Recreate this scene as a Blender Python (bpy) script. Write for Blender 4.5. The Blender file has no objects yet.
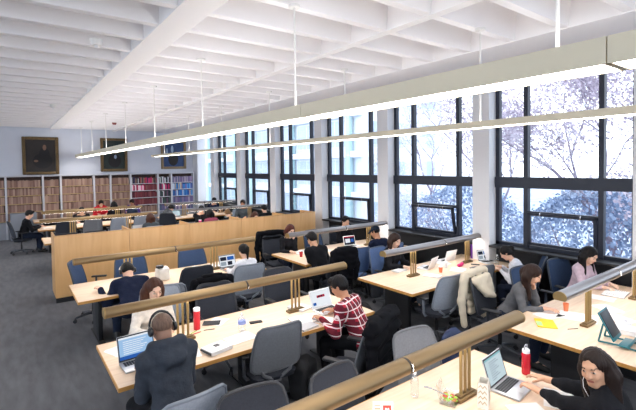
import bpy, bmesh, math, random
import numpy as np
from mathutils import Vector, Matrix
random.seed(11)
SC = bpy.context.scene
COL = SC.collection
PI = math.pi
R = math.radians

# ---------------------------------------------------------------- materials
MATS = {}
def srgb(h):
    return tuple(((c / 12.92) if c <= 0.04045 else ((c + 0.055) / 1.055) ** 2.4) for c in [int(h[i:i + 2], 16) / 255 for i in (0, 2, 4)]) + (1.0,)

def mat(name, hexcol, rough=0.6, metal=0.0, var=0.0, scale=8.0, bump=0.0, bscale=60.0, spec=0.5, emit=0.0, stretch=(1, 1, 1)):
    if name in MATS:
        return MATS[name]
    m = bpy.data.materials.new(name); m.use_nodes = True
    nt = m.node_tree; b = nt.nodes['Principled BSDF']
    col = srgb(hexcol)
    b.inputs['Base Color'].default_value = col
    b.inputs['Roughness'].default_value = rough
    b.inputs['Metallic'].default_value = metal
    b.inputs['Specular IOR Level'].default_value = spec
    if emit:
        b.inputs['Emission Color'].default_value = col
        b.inputs['Emission Strength'].default_value = emit
    if var or bump:
        tc = nt.nodes.new('ShaderNodeTexCoord'); mp = nt.nodes.new('ShaderNodeMapping')
        mp.inputs['Scale'].default_value = stretch
        nt.links.new(tc.outputs['Object'], mp.inputs['Vector'])
    if var:
        n = nt.nodes.new('ShaderNodeTexNoise'); n.inputs['Scale'].default_value = scale; n.inputs['Detail'].default_value = 4
        nt.links.new(mp.outputs['Vector'], n.inputs['Vector'])
        rp = nt.nodes.new('ShaderNodeValToRGB')
        rp.color_ramp.elements[0].position = 0.3; rp.color_ramp.elements[1].position = 0.7
        rp.color_ramp.elements[0].color = tuple(max(0, c * (1 - var)) for c in col[:3]) + (1,)
        rp.color_ramp.elements[1].color = tuple(min(1, c * (1 + var)) for c in col[:3]) + (1,)
        nt.links.new(n.outputs['Fac'], rp.inputs['Fac']); nt.links.new(rp.outputs['Color'], b.inputs['Base Color'])
    if bump:
        n2 = nt.nodes.new('ShaderNodeTexNoise'); n2.inputs['Scale'].default_value = bscale; n2.inputs['Detail'].default_value = 3
        nt.links.new(mp.outputs['Vector'], n2.inputs['Vector'])
        bp = nt.nodes.new('ShaderNodeBump'); bp.inputs['Strength'].default_value = bump; bp.inputs['Distance'].default_value = 0.01
        nt.links.new(n2.outputs['Fac'], bp.inputs['Height']); nt.links.new(bp.outputs['Normal'], b.inputs['Normal'])
    MATS[name] = m
    return m

def mat_emit(name, rgb, strength):
    if name in MATS:
        return MATS[name]
    m = bpy.data.materials.new(name); m.use_nodes = True
    nt = m.node_tree; nt.nodes.clear()
    e = nt.nodes.new('ShaderNodeEmission'); e.inputs[0].default_value = (*rgb, 1); e.inputs[1].default_value = strength
    o = nt.nodes.new('ShaderNodeOutputMaterial'); nt.links.new(e.outputs[0], o.inputs[0])
    MATS[name] = m
    return m

def mat_glass(name, tint=(1, 1, 1), refl=0.06, rough=0.02):
    if name in MATS:
        return MATS[name]
    m = bpy.data.materials.new(name); m.use_nodes = True
    nt = m.node_tree; nt.nodes.clear()
    t = nt.nodes.new('ShaderNodeBsdfTransparent'); t.inputs[0].default_value = (*tint, 1)
    g = nt.nodes.new('ShaderNodeBsdfGlossy'); g.inputs['Roughness'].default_value = rough
    lw = nt.nodes.new('ShaderNodeLayerWeight'); lw.inputs[0].default_value = 0.25
    mm = nt.nodes.new('ShaderNodeMath'); mm.operation = 'MULTIPLY_ADD'; mm.inputs[1].default_value = 0.35; mm.inputs[2].default_value = refl
    mx = nt.nodes.new('ShaderNodeMixShader'); o = nt.nodes.new('ShaderNodeOutputMaterial')
    nt.links.new(lw.outputs['Facing'], mm.inputs[0]); nt.links.new(mm.outputs[0], mx.inputs[0])
    nt.links.new(t.outputs[0], mx.inputs[1]); nt.links.new(g.outputs[0], mx.inputs[2]); nt.links.new(mx.outputs[0], o.inputs[0])
    MATS[name] = m
    return m

def mat_plaid():
    m = bpy.data.materials.new('red_plaid'); m.use_nodes = True
    nt = m.node_tree; b = nt.nodes['Principled BSDF']; b.inputs['Roughness'].default_value = 0.9
    tc = nt.nodes.new('ShaderNodeTexCoord'); sx = nt.nodes.new('ShaderNodeSeparateXYZ'); nt.links.new(tc.outputs['Object'], sx.inputs[0])
    def band(axis, freq, phase, th):
        a = nt.nodes.new('ShaderNodeMath'); a.operation = 'MULTIPLY_ADD'; a.inputs[1].default_value = freq; a.inputs[2].default_value = phase
        nt.links.new(sx.outputs[axis], a.inputs[0])
        s = nt.nodes.new('ShaderNodeMath'); s.operation = 'SINE'; nt.links.new(a.outputs[0], s.inputs[0])
        g = nt.nodes.new('ShaderNodeMath'); g.operation = 'GREATER_THAN'; g.inputs[1].default_value = th; nt.links.new(s.outputs[0], g.inputs[0])
        return g.outputs[0]
    def mix(fac, prev, col):
        x = nt.nodes.new('ShaderNodeMix'); x.data_type = 'RGBA'
        nt.links.new(fac, x.inputs['Factor']); x.inputs['B'].default_value = srgb(col)
        if isinstance(prev, str): x.inputs['A'].default_value = srgb(prev)
        else: nt.links.new(prev, x.inputs['A'])
        return x.outputs['Result']
    f = 2 * PI / 0.085
    c = mix(band('Z', f, 0, 0.2), 'b01832', '5a1020')
    c = mix(band('X', f, 0.5, 0.2), c, '6a1226')
    c = mix(band('Z', f, 2.2, 0.92), c, 'e6d6d8')
    c = mix(band('X', f, 2.6, 0.92), c, 'e6d6d8')
    nt.links.new(c, b.inputs['Base Color'])
    MATS['red_plaid'] = m
    return m

# ---------------------------------------------------------------- mesh builder
class MB:
    def __init__(s):
        s.v = []; s.f = []; s.mi = []; s.sm = []
    def add(s, verts, faces, mi=0, smooth=False, M=None):
        o = len(s.v)
        s.v.extend([tuple(M @ Vector(p)) for p in verts] if M is not None else [tuple(p) for p in verts])
        for f in faces:
            s.f.append([o + i for i in f]); s.mi.append(mi); s.sm.append(smooth)
        return s
    def box(s, c, size, bevel=0.0, mi=0, M=None, segs=2, rot=None):
        bm = bmesh.new(); bmesh.ops.create_cube(bm, size=1.0)
        for v in bm.verts:
            v.co = Vector((v.co.x * size[0], v.co.y * size[1], v.co.z * size[2]))
        if bevel > 0:
            bmesh.ops.bevel(bm, geom=list(bm.edges), offset=min(bevel, min(size) * 0.49), segments=segs, affect='EDGES', profile=0.5)
        T = Matrix.Translation(Vector(c))
        if rot is not None:
            T = T @ rot.to_4x4()
        if M is not None:
            T = M @ T
        bm.verts.index_update()
        s.add([v.co for v in bm.verts], [[v.index for v in f.verts] for f in bm.faces], mi, bevel > 0, T)
        bm.free(); return s
    def tube(s, pts, rad, n=10, mi=0, caps=True, M=None, closed=False):
        pts = [Vector(p) for p in pts]
        if not isinstance(rad, (list, tuple)): rad = [rad] * len(pts)
        vs = []; fs = []
        prev = None
        N = len(pts)
        for i, p in enumerate(pts):
            if closed: t = pts[(i + 1) % N] - pts[i - 1]
            else: t = pts[min(i + 1, N - 1)] - pts[max(i - 1, 0)]
            t.normalize()
            if prev is None:
                a = t.orthogonal().normalized()
            else:
                a = (prev - t * prev.dot(t)).normalized()
            prev = a; b = t.cross(a)
            for k in range(n):
                w = 2 * PI * k / n
                vs.append(p + a * (math.cos(w) * rad[i]) + b * (math.sin(w) * rad[i]))
        for i in range(N if closed else N - 1):
            j = (i + 1) % N
            for k in range(n):
                fs.append([i * n + k, i * n + (k + 1) % n, j * n + (k + 1) % n, j * n + k])
        s.add(vs, fs, mi, True, M)
        if caps and not closed:
            s.add(vs[:n], [list(range(n))[::-1]], mi, False, M); s.add(vs[-n:], [list(range(n))], mi, False, M)
        return s
    def lathe(s, prof, n=20, mi=0, M=None, c=(0, 0, 0)):
        vs = []; fs = []
        for r, z in prof:
            for k in range(n):
                w = 2 * PI * k / n
                vs.append((c[0] + r * math.cos(w), c[1] + r * math.sin(w), c[2] + z))
        for i in range(len(prof) - 1):
            for k in range(n):
                fs.append([i * n + k, i * n + (k + 1) % n, (i + 1) * n + (k + 1) % n, (i + 1) * n + k])
        s.add(vs, fs, mi, True, M)
        if prof[0][0] > 1e-5: s.add(vs[:n], [list(range(n))[::-1]], mi, False, M)
        if prof[-1][0] > 1e-5: s.add(vs[-n:], [list(range(n))], mi, False, M)
        return s
    def prism(s, poly, axis_from, axis_vec, ex, ey, mi=0, smooth=False, caps=True, M=None):
        """poly of (a, b) laid along ex, ey at axis_from, swept by axis_vec"""
        o = Vector(axis_from); A = Vector(axis_vec); ex = Vector(ex); ey = Vector(ey); n = len(poly)
        p0 = [o + ex * a + ey * b for a, b in poly]; p1 = [p + A for p in p0]
        s.add(p0 + p1, [[k, (k + 1) % n, n + (k + 1) % n, n + k] for k in range(n)], mi, smooth, M)
        if caps:
            s.add(p0, [list(range(n))[::-1]], mi, False, M); s.add(p1, [list(range(n))], mi, False, M)
        return s
    def quad(s, a, b, c, d, mi=0, M=None):
        return s.add([a, b, c, d], [[0, 1, 2, 3]], mi, False, M)
    def build(s, name, mats, parent=None, loc=None, rotz=None, fix=True):
        me = bpy.data.meshes.new(name); me.from_pydata(s.v, [], s.f)
        if not isinstance(mats, (list, tuple)): mats = [mats]
        for m in mats: me.materials.append(m)
        me.polygons.foreach_set('material_index', s.mi); me.polygons.foreach_set('use_smooth', s.sm)
        if fix:
            bm = bmesh.new(); bm.from_mesh(me); bmesh.ops.remove_doubles(bm, verts=bm.verts, dist=1e-5)
            bmesh.ops.recalc_face_normals(bm, faces=bm.faces); bm.to_mesh(me); bm.free()
            if any(s.sm): me.set_sharp_from_angle(angle=R(40))
        me.update()
        return link(name, me, parent, loc, rotz)

def link(name, me, parent=None, loc=None, rotz=None):
    o = bpy.data.objects.new(name, me); COL.objects.link(o)
    if parent is not None: o.parent = parent
    if loc is not None: o.location = loc
    if rotz is not None: o.rotation_euler = (0, 0, rotz)
    return o

def tag(o, label=None, cat=None, group=None, kind=None):
    if label: o['label'] = label
    if cat: o['category'] = cat
    if group: o['group'] = group
    if kind: o['kind'] = kind
    return o

def thing(name, label, cat, loc=(0, 0, 0), rotz=0.0, group=None):
    o = bpy.data.objects.new(name, None); COL.objects.link(o); o.empty_display_size = 0.1
    o.location = loc; o.rotation_euler = (0, 0, rotz)
    return tag(o, label, cat, group)

def struct(o):
    o['kind'] = 'structure'; return o

KIDS = {}
def kids(o):
    return [c for c in bpy.data.objects if c.parent == o]

def snapshot(root):
    """the tree of a thing as (object, [children...])"""
    return (root, [snapshot(c) for c in kids(root)])

def copy_tree(node, parent=None):
    o, ch = node
    c = o.copy(); COL.objects.link(c)
    if parent is not None: c.parent = parent
    for k in ch: copy_tree(k, c)
    return c

def place(node, loc, rotz, label, group=None):
    """first use takes the thing itself, later ones copy it"""
    root = node[0]
    if root.name in USED: c = copy_tree(node)
    else:
        USED.add(root.name); c = root
    c.location = loc; c.rotation_euler = (0, 0, rotz); c['label'] = label
    if group: c['group'] = group
    return c
USED = set()

# ---------------------------------------------------------------- soft bodies from distance fields
F32 = np.float32
def v3(*a): return np.array(a, dtype=float)
def rc(a, b, ra, rb=None, k=0.02, op='u'):
    return dict(t='rc', a=np.array(a, float), b=np.array(b, float), ra=ra, rb=ra if rb is None else rb, k=k, op=op)
def ell(c, r, A=None, k=0.02, op='u'):
    return dict(t='el', c=np.array(c, float), r=np.array(r, float), A=np.eye(3) if A is None else A, k=k, op=op)
def rbx(c, hs, rad, A=None, k=0.02, op='u'):
    return dict(t='bx', c=np.array(c, float), r=np.array(hs, float), rad=rad, A=np.eye(3) if A is None else A, k=k, op=op)
def cut(c, n, k=0.01):
    """removes what lies on the n side of the plane through c"""
    n = np.array(n, float); return dict(t='pl', c=np.array(c, float), n=n / np.linalg.norm(n), k=k, op='cut')

def inflate(prims, t):
    out = []
    for p in prims:
        p = dict(p)
        if p['op'] == 'u':
            if p['t'] == 'rc': p['ra'] = p['ra'] + t; p['rb'] = p['rb'] + t
            elif p['t'] == 'el': p['r'] = p['r'] + t
            elif p['t'] == 'bx': p['rad'] = p['rad'] + t
        out.append(p)
    return out

def pbox(p):
    if p['t'] == 'rc':
        r = max(p['ra'], p['rb']); return np.minimum(p['a'], p['b']) - r, np.maximum(p['a'], p['b']) + r
    if p['t'] == 'el':
        r = np.max(p['r']); return p['c'] - r, p['c'] + r
    if p['t'] == 'bx':
        r = np.linalg.norm(p['r']) + p['rad']; return p['c'] - r, p['c'] + r
    return None

def field_mesh(prims, h, wob=None):
    bs = [pbox(p) for p in prims if p['op'] == 'u']
    lo = np.min([b[0] for b in bs], 0) - 3 * h; hi = np.max([b[1] for b in bs], 0) + 3 * h
    n = np.ceil((hi - lo) / h).astype(int) + 1
    ax = [(lo[i] + h * np.arange(n[i])).astype(F32) for i in range(3)]
    D = np.full(n, 0.2, F32)
    for p in prims:
        if p['t'] == 'pl':
            sl = (slice(None),) * 3
        else:
            b = pbox(p); pad = p['k'] + 2.5 * h
            i0 = np.clip(np.floor((b[0] - pad - lo) / h).astype(int), 0, n); i1 = np.clip(np.ceil((b[1] + pad - lo) / h).astype(int) + 1, 0, n)
            if (i1 <= i0).any(): continue
            sl = tuple(slice(i0[i], i1[i]) for i in range(3))
        X = ax[0][sl[0]][:, None, None]; Y = ax[1][sl[1]][None, :, None]; Z = ax[2][sl[2]][None, None, :]
        if p['t'] == 'rc':
            a = p['a']; ba = p['b'] - a; L2 = max(float(ba @ ba), 1e-10)
            px, py, pz = X - F32(a[0]), Y - F32(a[1]), Z - F32(a[2])
            t = np.clip((px * F32(ba[0]) + py * F32(ba[1]) + pz * F32(ba[2])) / F32(L2), 0, 1)
            d = np.sqrt((px - t * F32(ba[0])) ** 2 + (py - t * F32(ba[1])) ** 2 + (pz - t * F32(ba[2])) ** 2) - (F32(p['ra']) + t * F32(p['rb'] - p['ra']))
        elif p['t'] in ('el', 'bx'):
            c = p['c']; A = p['A']; r = p['r']
            px, py, pz = X - F32(c[0]), Y - F32(c[1]), Z - F32(c[2])
            q = [px * F32(A[0, i]) + py * F32(A[1, i]) + pz * F32(A[2, i]) for i in range(3)]
            if p['t'] == 'el':
                k0 = np.sqrt(sum((q[i] / F32(r[i])) ** 2 for i in range(3))); k1 = np.sqrt(sum((q[i] / F32(r[i] ** 2)) ** 2 for i in range(3)))
                d = k0 * (k0 - 1) / np.maximum(k1, F32(1e-6))
            else:
                e = [np.abs(q[i]) - F32(r[i]) for i in range(3)]
                d = np.sqrt(sum(np.maximum(x, 0) ** 2 for x in e)) + np.minimum(np.maximum(np.maximum(e[0], e[1]), e[2]), 0) - F32(p['rad'])
        else:
            d = (X - F32(p['c'][0])) * F32(p['n'][0]) + (Y - F32(p['c'][1])) * F32(p['n'][1]) + (Z - F32(p['c'][2])) * F32(p['n'][2])
        E = D[sl]; k = F32(max(p['k'], 1e-5))
        if p['op'] == 'u':
            hh = np.maximum(k - np.abs(E - d), 0) / k
            D[sl] = np.minimum(E, d) - hh * hh * k * F32(0.25)
        else:
            if p['op'] == 'sub': d = -d
            hh = np.maximum(k - np.abs(E - d), 0) / k
            D[sl] = np.maximum(E, d) + hh * hh * k * F32(0.25)
    if wob is not None:
        D += wob(ax[0][:, None, None], ax[1][None, :, None], ax[2][None, None, :]).astype(F32)
    # surface nets
    S = D < 0
    c8 = [S[i:n[0] - 1 + i, j:n[1] - 1 + j, k:n[2] - 1 + k] for i in (0, 1) for j in (0, 1) for k in (0, 1)]
    anyc = c8[0].copy(); allc = c8[0].copy()
    for c in c8[1:]: anyc |= c; allc &= c
    I = np.argwhere(anyc & ~allc)
    if len(I) == 0: return [], []
    ids = np.full(n - 1, -1, np.int64); ids[tuple(I.T)] = np.arange(len(I))
    acc = np.zeros((len(I), 3)); cnt = np.zeros(len(I))
    corners = [(i, j, k) for i in (0, 1) for j in (0, 1) for k in (0, 1)]
    val = {c: D[tuple((I + c).T)] for c in corners}
    for c in corners:
        for axn in range(3):
            if c[axn] == 0:
                e = list(c); e[axn] = 1; e = tuple(e)
                a, b = val[c], val[e]; x = (a < 0) != (b < 0)
                t = np.where(x, a / np.where(a == b, 1, a - b), 0)
                p = np.tile(np.array(c, float), (len(I), 1)); p[:, axn] += t
                acc[x] += p[x]; cnt[x] += 1
    V = lo + h * (I + acc / np.maximum(cnt, 1)[:, None])
    quads = []
    for axn in range(3):
        u, w = [(1, 2), (2, 0), (0, 1)][axn]
        sA = [slice(None)] * 3; sB = [slice(None)] * 3; sA[axn] = slice(0, -1); sB[axn] = slice(1, None)
        A_, B_ = S[tuple(sA)], S[tuple(sB)]
        J = np.argwhere(A_ != B_)
        ok = (J[:, u] > 0) & (J[:, w] > 0) & (J[:, u] < n[u] - 1) & (J[:, w] < n[w] - 1); J = J[ok]
        du = np.zeros(3, int); dw = np.zeros(3, int); du[u] = 1; dw[w] = 1
        q = np.stack([ids[tuple((J - du - dw).T)], ids[tuple((J - dw).T)], ids[tuple(J.T)], ids[tuple((J - du).T)]], 1)
        fl = ~A_[tuple(J.T)]
        q[fl] = q[fl][:, ::-1]
        quads.append(q)
    Q = np.concatenate(quads); Q = Q[(Q >= 0).all(1)]
    return V, Q

def soft(name, prims, h, mats, parent, wob=None, paint=None, keep_largest=False):
    V, Q = field_mesh(prims, h, wob)
    me = bpy.data.meshes.new(name)
    nv, nq = len(V), len(Q)
    me.vertices.add(nv); me.vertices.foreach_set('co', np.asarray(V, np.float32).ravel())
    me.loops.add(nq * 4); me.polygons.add(nq)
    me.polygons.foreach_set('loop_start', np.arange(nq, dtype=np.int32) * 4)
    me.loops.foreach_set('vertex_index', np.asarray(Q, np.int32).ravel())
    me.polygons.foreach_set('use_smooth', np.ones(nq, bool))
    if not isinstance(mats, (list, tuple)): mats = [mats]
    for m in mats: me.materials.append(m)
    if paint is not None:
        me.polygons.foreach_set('material_index', paint(V[Q].mean(1)).astype(np.int32))
    me.update(calc_edges=True); me.validate()
    return link(name, me, parent)

def wobble(amp, f, seed=0):
    rs = np.random.RandomState(seed); ph = rs.rand(6) * 6.28
    def w(X, Y, Z):
        return amp * (np.sin(f * X + 1.7 * np.sin(f * .6 * Z + ph[0]) + ph[1]) * np.sin(f * 1.1 * Z + 1.3 * np.sin(f * .5 * Y + ph[2]) + ph[3]) + .6 * np.sin(f * 1.3 * Y + 1.5 * np.sin(.8 * f * X + ph[4]) + ph[5]))
    return w
WORLD = 2.0
EXPOSURE = 0.95
# ---------------------------------------------------------------- people
def unit(v): v = np.array(v, float); return v / max(np.linalg.norm(v), 1e-9)
def rotv(v, ax, ang):
    v = np.array(v, float); ax = unit(ax)
    return v * math.cos(ang) + np.cross(ax, v) * math.sin(ang) + ax * (ax @ v) * (1 - math.cos(ang))

SKIN = {'light': ('dcae94', 'b06a60'), 'fair': ('e4bda6', 'bd7468'), 'tan': ('bd8767', '8f5148'), 'brown': ('8f6a56', '6c4038'), 'olive': ('c99a7c', '9c5850')}
for k_, (a_, b_) in SKIN.items():
    mat('skin_' + k_, a_, 0.5, var=0.05, scale=14); mat('lips_' + k_, b_, 0.45)
mat('eye_dark', '1a1210', 0.2); mat('eye_white', 'b4aaa2', 0.3); mat('brow', '382a22', 0.8)

def hand_prims(W, d, n, ts, curl=20, res=0.008, pts=None):
    """W wrist, d along the hand, n out of the palm, ts towards the thumb"""
    d = unit(d); n = unit(n - d * (n @ d)); ts = unit(ts - d * (ts @ d) - n * (ts @ n))
    A = np.stack([ts, d, n], 1)
    rf = max(0.0086, res * 0.72)
    P = [ell(W + d * .05, (.041, .055, .0165), A, .012), rc(W - d * .01, W + d * .03, .023, .022, .015)]
    for i, (off, L) in enumerate(((.030, .074), (.010, .083), (-.010, .077), (-.029, .060))):
        K = W + d * (.088 - .006 * abs(i - 1)) + ts * off
        dirv = unit(d + ts * off * 1.4); K0 = K - dirv * .02
        ang = R(curl * .5 + 3 * i)
        for f in (.45, .31, .24):
            dv = dirv * math.cos(ang) + n * math.sin(ang)
            E = K + dv * (L * f)
            P.append(rc(K0, E, rf, rf * .92, .004)); K0 = K = E; ang += R(curl + 2 * i)
    B = W + d * .022 + ts * .028
    t1 = unit(d * .62 + ts * .72 + n * .35); t2 = unit(d * .85 + ts * .35 + n * .45)
    P += [rc(B - t1 * .012, B + t1 * .042, .0125, .0105, .012), rc(B + t1 * .042, B + t1 * .042 + t2 * .032, .0102, .009, .004)]
    return P

def person(label, x, y, face=90, lean=15, roll=0, hp=15, hy=0, ht=0, hands=None, hdir=(None, None), skin='light', top=('sweater', 'grey_knit'), sleeve=1.0,
           trousers='jeans_dark', shoes='shoe_black', hair='short', hairmat='hair_black', res=0.012, male=True, scale=1.0, knees=(.12, .12), feet=(.40, .40),
           neck_open=0.0, collar=None, seat=.46, curl=22, hand_n=(None, None), twist=0, group=None, neck_l=.072, elb=.4):
    root = thing('person', label, 'person', (x, y, 0), R(face - 90), group)
    root.scale = (scale,) * 3
    hipz = seat / scale + .105
    rx, fy, uz = v3(1, 0, 0), v3(0, 1, 0), v3(0, 0, 1)
    P0 = v3(0, 0, hipz)
    s = unit(v3(math.sin(R(roll)), math.sin(R(lean)), math.cos(R(lean))))
    sr = rotv(unit(rx - s * (rx @ s)), s, R(twist)); sf = np.cross(s, sr)
    sf = -np.cross(sr, s) if sf[1] < 0 and abs(twist) < 80 else sf
    sf = np.cross(s, sr)
    N = P0 + s * .50
    sw = .178 if male else .155
    hw = .10 if male else .105
    # head frame
    nd = unit(s + uz * .9 + sf * (.15 + .2 * math.sin(R(hp))))
    f0 = unit(v3(0, 1, 0)); hf = rotv(f0, uz, R(hy)); hr = unit(np.cross(hf, uz))
    hf = rotv(hf, hr, -R(hp)); hu = np.cross(hr, hf)
    if ht: hr = rotv(hr, hf, R(ht)); hu = rotv(hu, hf, R(ht))
    A = np.stack([hr, hf, hu], 1)
    Hc = N + nd * neck_l + hu * .093 + hf * .016
    H = lambda a, b, c: Hc + hr * a + hf * b + hu * c
    sh = [N - s * .065 + sr * (sgn * sw) + sf * .0 for sgn in (1, -1)]
    torso = [rc(P0 - rx * .085, P0 + rx * .085, .108, k=.05), rc(P0 + s * .10 - sr * .05, P0 + s * .10 + sr * .05, .098 if male else .09, k=.06),
             rc(P0 + s * .22 - sr * .055, P0 + s * .22 + sr * .055, .095 if male else .085, k=.06), rc(P0 + s * .34 - sr * .075 + sf * .012, P0 + s * .34 + sr * .075 + sf * .012, .098 if male else .088, k=.06),
             rc(P0 + s * .415 - sr * (sw - .06), P0 + s * .415 + sr * (sw - .06), .068, k=.06), rc(N - s * .02 - sr * .06, N - s * .02 + sr * .06, .048, k=.05)]
    if not male: torso.append(rc(P0 + s * .335 - sr * .07 + sf * .07, P0 + s * .335 + sr * .07 + sf * .07, .05, k=.05))
    shoulders = [rc(q - sr * (.02 * sg), q, .062 if male else .054, k=.05) for q, sg in zip(sh, (1, -1))]
    arms = []; harr = []; cuffs = []
    if hands is None: hands = ((.17, .42, .80), (-.17, .42, .80))
    UL, FL = (.29, .265) if male else (.27, .245)
    for i, sgn in enumerate((1, -1)):
        S = sh[i]; W = np.array(hands[i], float) / scale
        d = W - S; L = np.linalg.norm(d)
        if L > UL + FL - .005: W = S + d / L * (UL + FL - .005); d = W - S; L = np.linalg.norm(d)
        if L < .14: L = .14
        a = (UL * UL - FL * FL + L * L) / (2 * L); hgt = math.sqrt(max(UL * UL - a * a, 0)); dn = unit(d)
        hint = v3(sgn * elb, -.25, -1.0); hint = unit(hint - dn * (hint @ dn))
        E = S + dn * a + hint * hgt
        r0, r1, r2, r3 = (.052, .040, .041, .027) if male else (.045, .034, .035, .0235)
        fa = unit(W - E)
        arms.append((S, E, W, r0, r1, r2, r3))
        hd = np.array(hdir[i], float) if hdir[i] is not None else unit(v3(fa[0], fa[1], fa[2] * .25))
        hn = np.array(hand_n[i], float) if hand_n[i] is not None else v3(0, .12, -1)
        tsv = np.cross(hd, hn) * (1 if i == 0 else -1)
        if hand_n[i] is None and hdir[i] is None: tsv = v3(-sgn, .2, 0)
        harr.append(hand_prims(W, hd, hn, tsv, curl, res))
    legs = []; shoe = []
    for i, sgn in enumerate((1, -1)):
        hp0 = P0 + rx * (sgn * hw) + v3(0, .02, -.01)
        K = v3(sgn * (hw + knees[i] * .6), .43, (seat / scale) + .045); An = v3(sgn * (hw + knees[i] * .7), feet[i], .085)
        legs += [rc(hp0, K, .083 if male else .08, .057, .04), rc(K, K + (An - K) * .35, .055, .056, .03), rc(K + (An - K) * .35, An, .056, .037, .03)]
        shoe.append((An, sgn))
    neck = [rc(N - s * .04, Hc - hu * .05 - hf * .02, .056 if male else .048, .052 if male else .046, .025)]
    head = [ell(H(0, -.014, .034), (.075, .095, .084), A, .02), ell(H(0, .018, -.03), (.061 if male else .058, .076, .088), A, .03),
            rc(H(-.012, .062, -.094), H(.012, .062, -.094), .02, k=.03), rc(H(-.028, .083, .027), H(.028, .083, .027), .011, k=.02),
            rc(H(-.038, .062, -.022), H(-.034, .070, -.03), .022, k=.02), rc(H(.038, .062, -.022), H(.034, .070, -.03), .022, k=.02),
            ell(H(.032, .104, .003), (.017, .017, .011), A, .012, 'sub'), ell(H(-.032, .104, .003), (.017, .017, .011), A, .012, 'sub'),
            ell(H(.032, .0795, .002), (.015, .012, .0105), A, .004), ell(H(-.032, .0795, .002), (.015, .012, .0105), A, .004),
            rc(H(0, .088, .012), H(0, .106, -.028), .0075, .0125, .012), rc(H(-.012, .092, -.034), H(.012, .092, -.034), .0085, k=.008),
            rc(H(-.017, .087, -.054), H(.017, .087, -.054), .0075, k=.008), rc(H(-.013, .0865, -.064), H(.013, .0865, -.064), .0085, k=.008)]
    for sgn in (1, -1):
        head += [ell(H(sgn * .079, -.012, -.006), (.010, .019, .031), A, .01), ell(H(sgn * .088, -.006, -.004), (.006, .010, .018), A, .008, 'sub')]
    bodyarms = []
    for S, E, W, r0, r1, r2, r3 in arms:
        bodyarms += [rc(S, E, r0, r1, .03), rc(E, E + (W - E) * .35, r1, r2, .02), rc(E + (W - E) * .35, W, r2, r3, .02)]
    feetb = []
    for An, sgn in shoe:
        feetb += [rc(An, An + v3(0, .15, -.045), .034, .028, .03)]
    hands_all = [p for hh in harr for p in hh]
    allp = torso + shoulders + bodyarms + legs + feetb + neck + head + hands_all
    def paint(C):
        q = (C - Hc) @ A
        mi = np.zeros(len(C), int)
        fr = q[:, 1] > .055
        ex = np.abs(np.abs(q[:, 0]) - .032); ez = q[:, 2] - .003
        eye = fr & ((ex / .0135) ** 2 + (ez / .0056) ** 2 < 1); mi[eye] = 3
        mi[fr & ((ex / .0072) ** 2 + (ez / .0056) ** 2 < 1)] = 2
        mi[fr & (np.abs(np.abs(q[:, 0]) - .034) < .019) & (np.abs(q[:, 2] - .0285 + .12 * np.abs(np.abs(q[:, 0]) - .036)) < .0030)] = 4
        mi[fr & (np.abs(q[:, 0]) < .024) & (np.abs(q[:, 2] + .0592) < .0105 - .22 * np.abs(q[:, 0]))] = 1
        return mi
    fine = res <= .0125
    soft('body', allp, res, [MATS['skin_' + skin], MATS['lips_' + skin], MATS['eye_dark'], MATS['eye_white'], MATS['brow']], root, None, paint if fine else None)
    # clothes
    t = max(.011, res * .9)
    cl = inflate(torso[:-1] + shoulders + [dict(torso[-1])], t)
    cl.append(cut(N + s * (.012 if not collar else .03) + sf * (-.01), s + sf * (.35 if not collar else .05), .01))
    for S, E, W, r0, r1, r2, r3 in arms:
        if sleeve > .6:
            E2 = E + (W - E) * min(sleeve, .97)
            cl += [rc(S, E, r0 + t * 1.2, r1 + t * 1.6, .03), rc(E, E + (W - E) * .35, r1 + t * 1.5, r2 + t * 1.2, .03), rc(E + (W - E) * .35, E2, r2 + t * 1.2, r3 + t * .9, .03)]
        else:
            cl += [rc(S, S + (E - S) * sleeve * 1.4, r0 + t * 1.3, r1 + t * 1.9, .03)]
    # hem
    cl.append(cut(P0 - s * .07, -s + uz * 0, .02))
    if collar == 'hood':
        for a in range(14):
            w = PI * (a / 13) * 1.35 - PI * .175
            c = N - s * .035 + sr * (.112 * math.cos(w)) - sf * (.08 * math.sin(w) + .015)
            cl.append(rc(c, c + s * .05 - sf * .012, .048, .040, .035))
        cl.append(rc(N - s * .10 - sf * .115 - sr * .05, N - s * .10 - sf * .115 + sr * .05, .055, k=.05))
    elif collar == 'scarf':
        pass
    elif collar == 'roll':
        for a in range(16):
            w = 2 * PI * a / 16; c = N + s * .008 + sr * (.066 * math.cos(w)) + sf * (.06 * math.sin(w)); cl.append(rc(c, c + s * .02, .018, k=.02))
    soft(top[0], cl, res, MATS[top[1]], root, wobble(.0035 if fine else .005, 34, int(abs(x * 77 + y * 13))))
    tr = inflate([torso[0], torso[1]], t * .45) + [cut(P0 + s * .10, s, .01)] + inflate(legs, t * .9)
    soft('trousers', tr, max(res, .010), MATS[trousers], root, wobble(.003, 30, 5))
    for An, sgn in shoe:
        soft('shoe', [rc(An + v3(0, -.035, -.03), An + v3(0, .06, -.035), .042, .044, .03), rc(An + v3(0, .06, -.04), An + v3(sgn * .01, .165, -.05), .044, .034, .03), rc(An + v3(0, -.01, .02), An + v3(0, 0, -.02), .045, k=.03), cut(v3(0, 0, .004), v3(0, 0, -1), .004)], max(res, .012), MATS[shoes], root)
    # hair
    hm = MATS[hairmat]
    ht_ = res * .45
    cap = [ell(H(0, -.018, .040), (.083 + ht_, .102 + ht_, .090 + ht_), A, .02)]
    dn = v3(0, 0, -1)
    facecut = ell(H(0, .118, -.014 if hair == 'long_side' else -.026), (.070, .090, .104), A, .02, 'sub')
    st = hair
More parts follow.
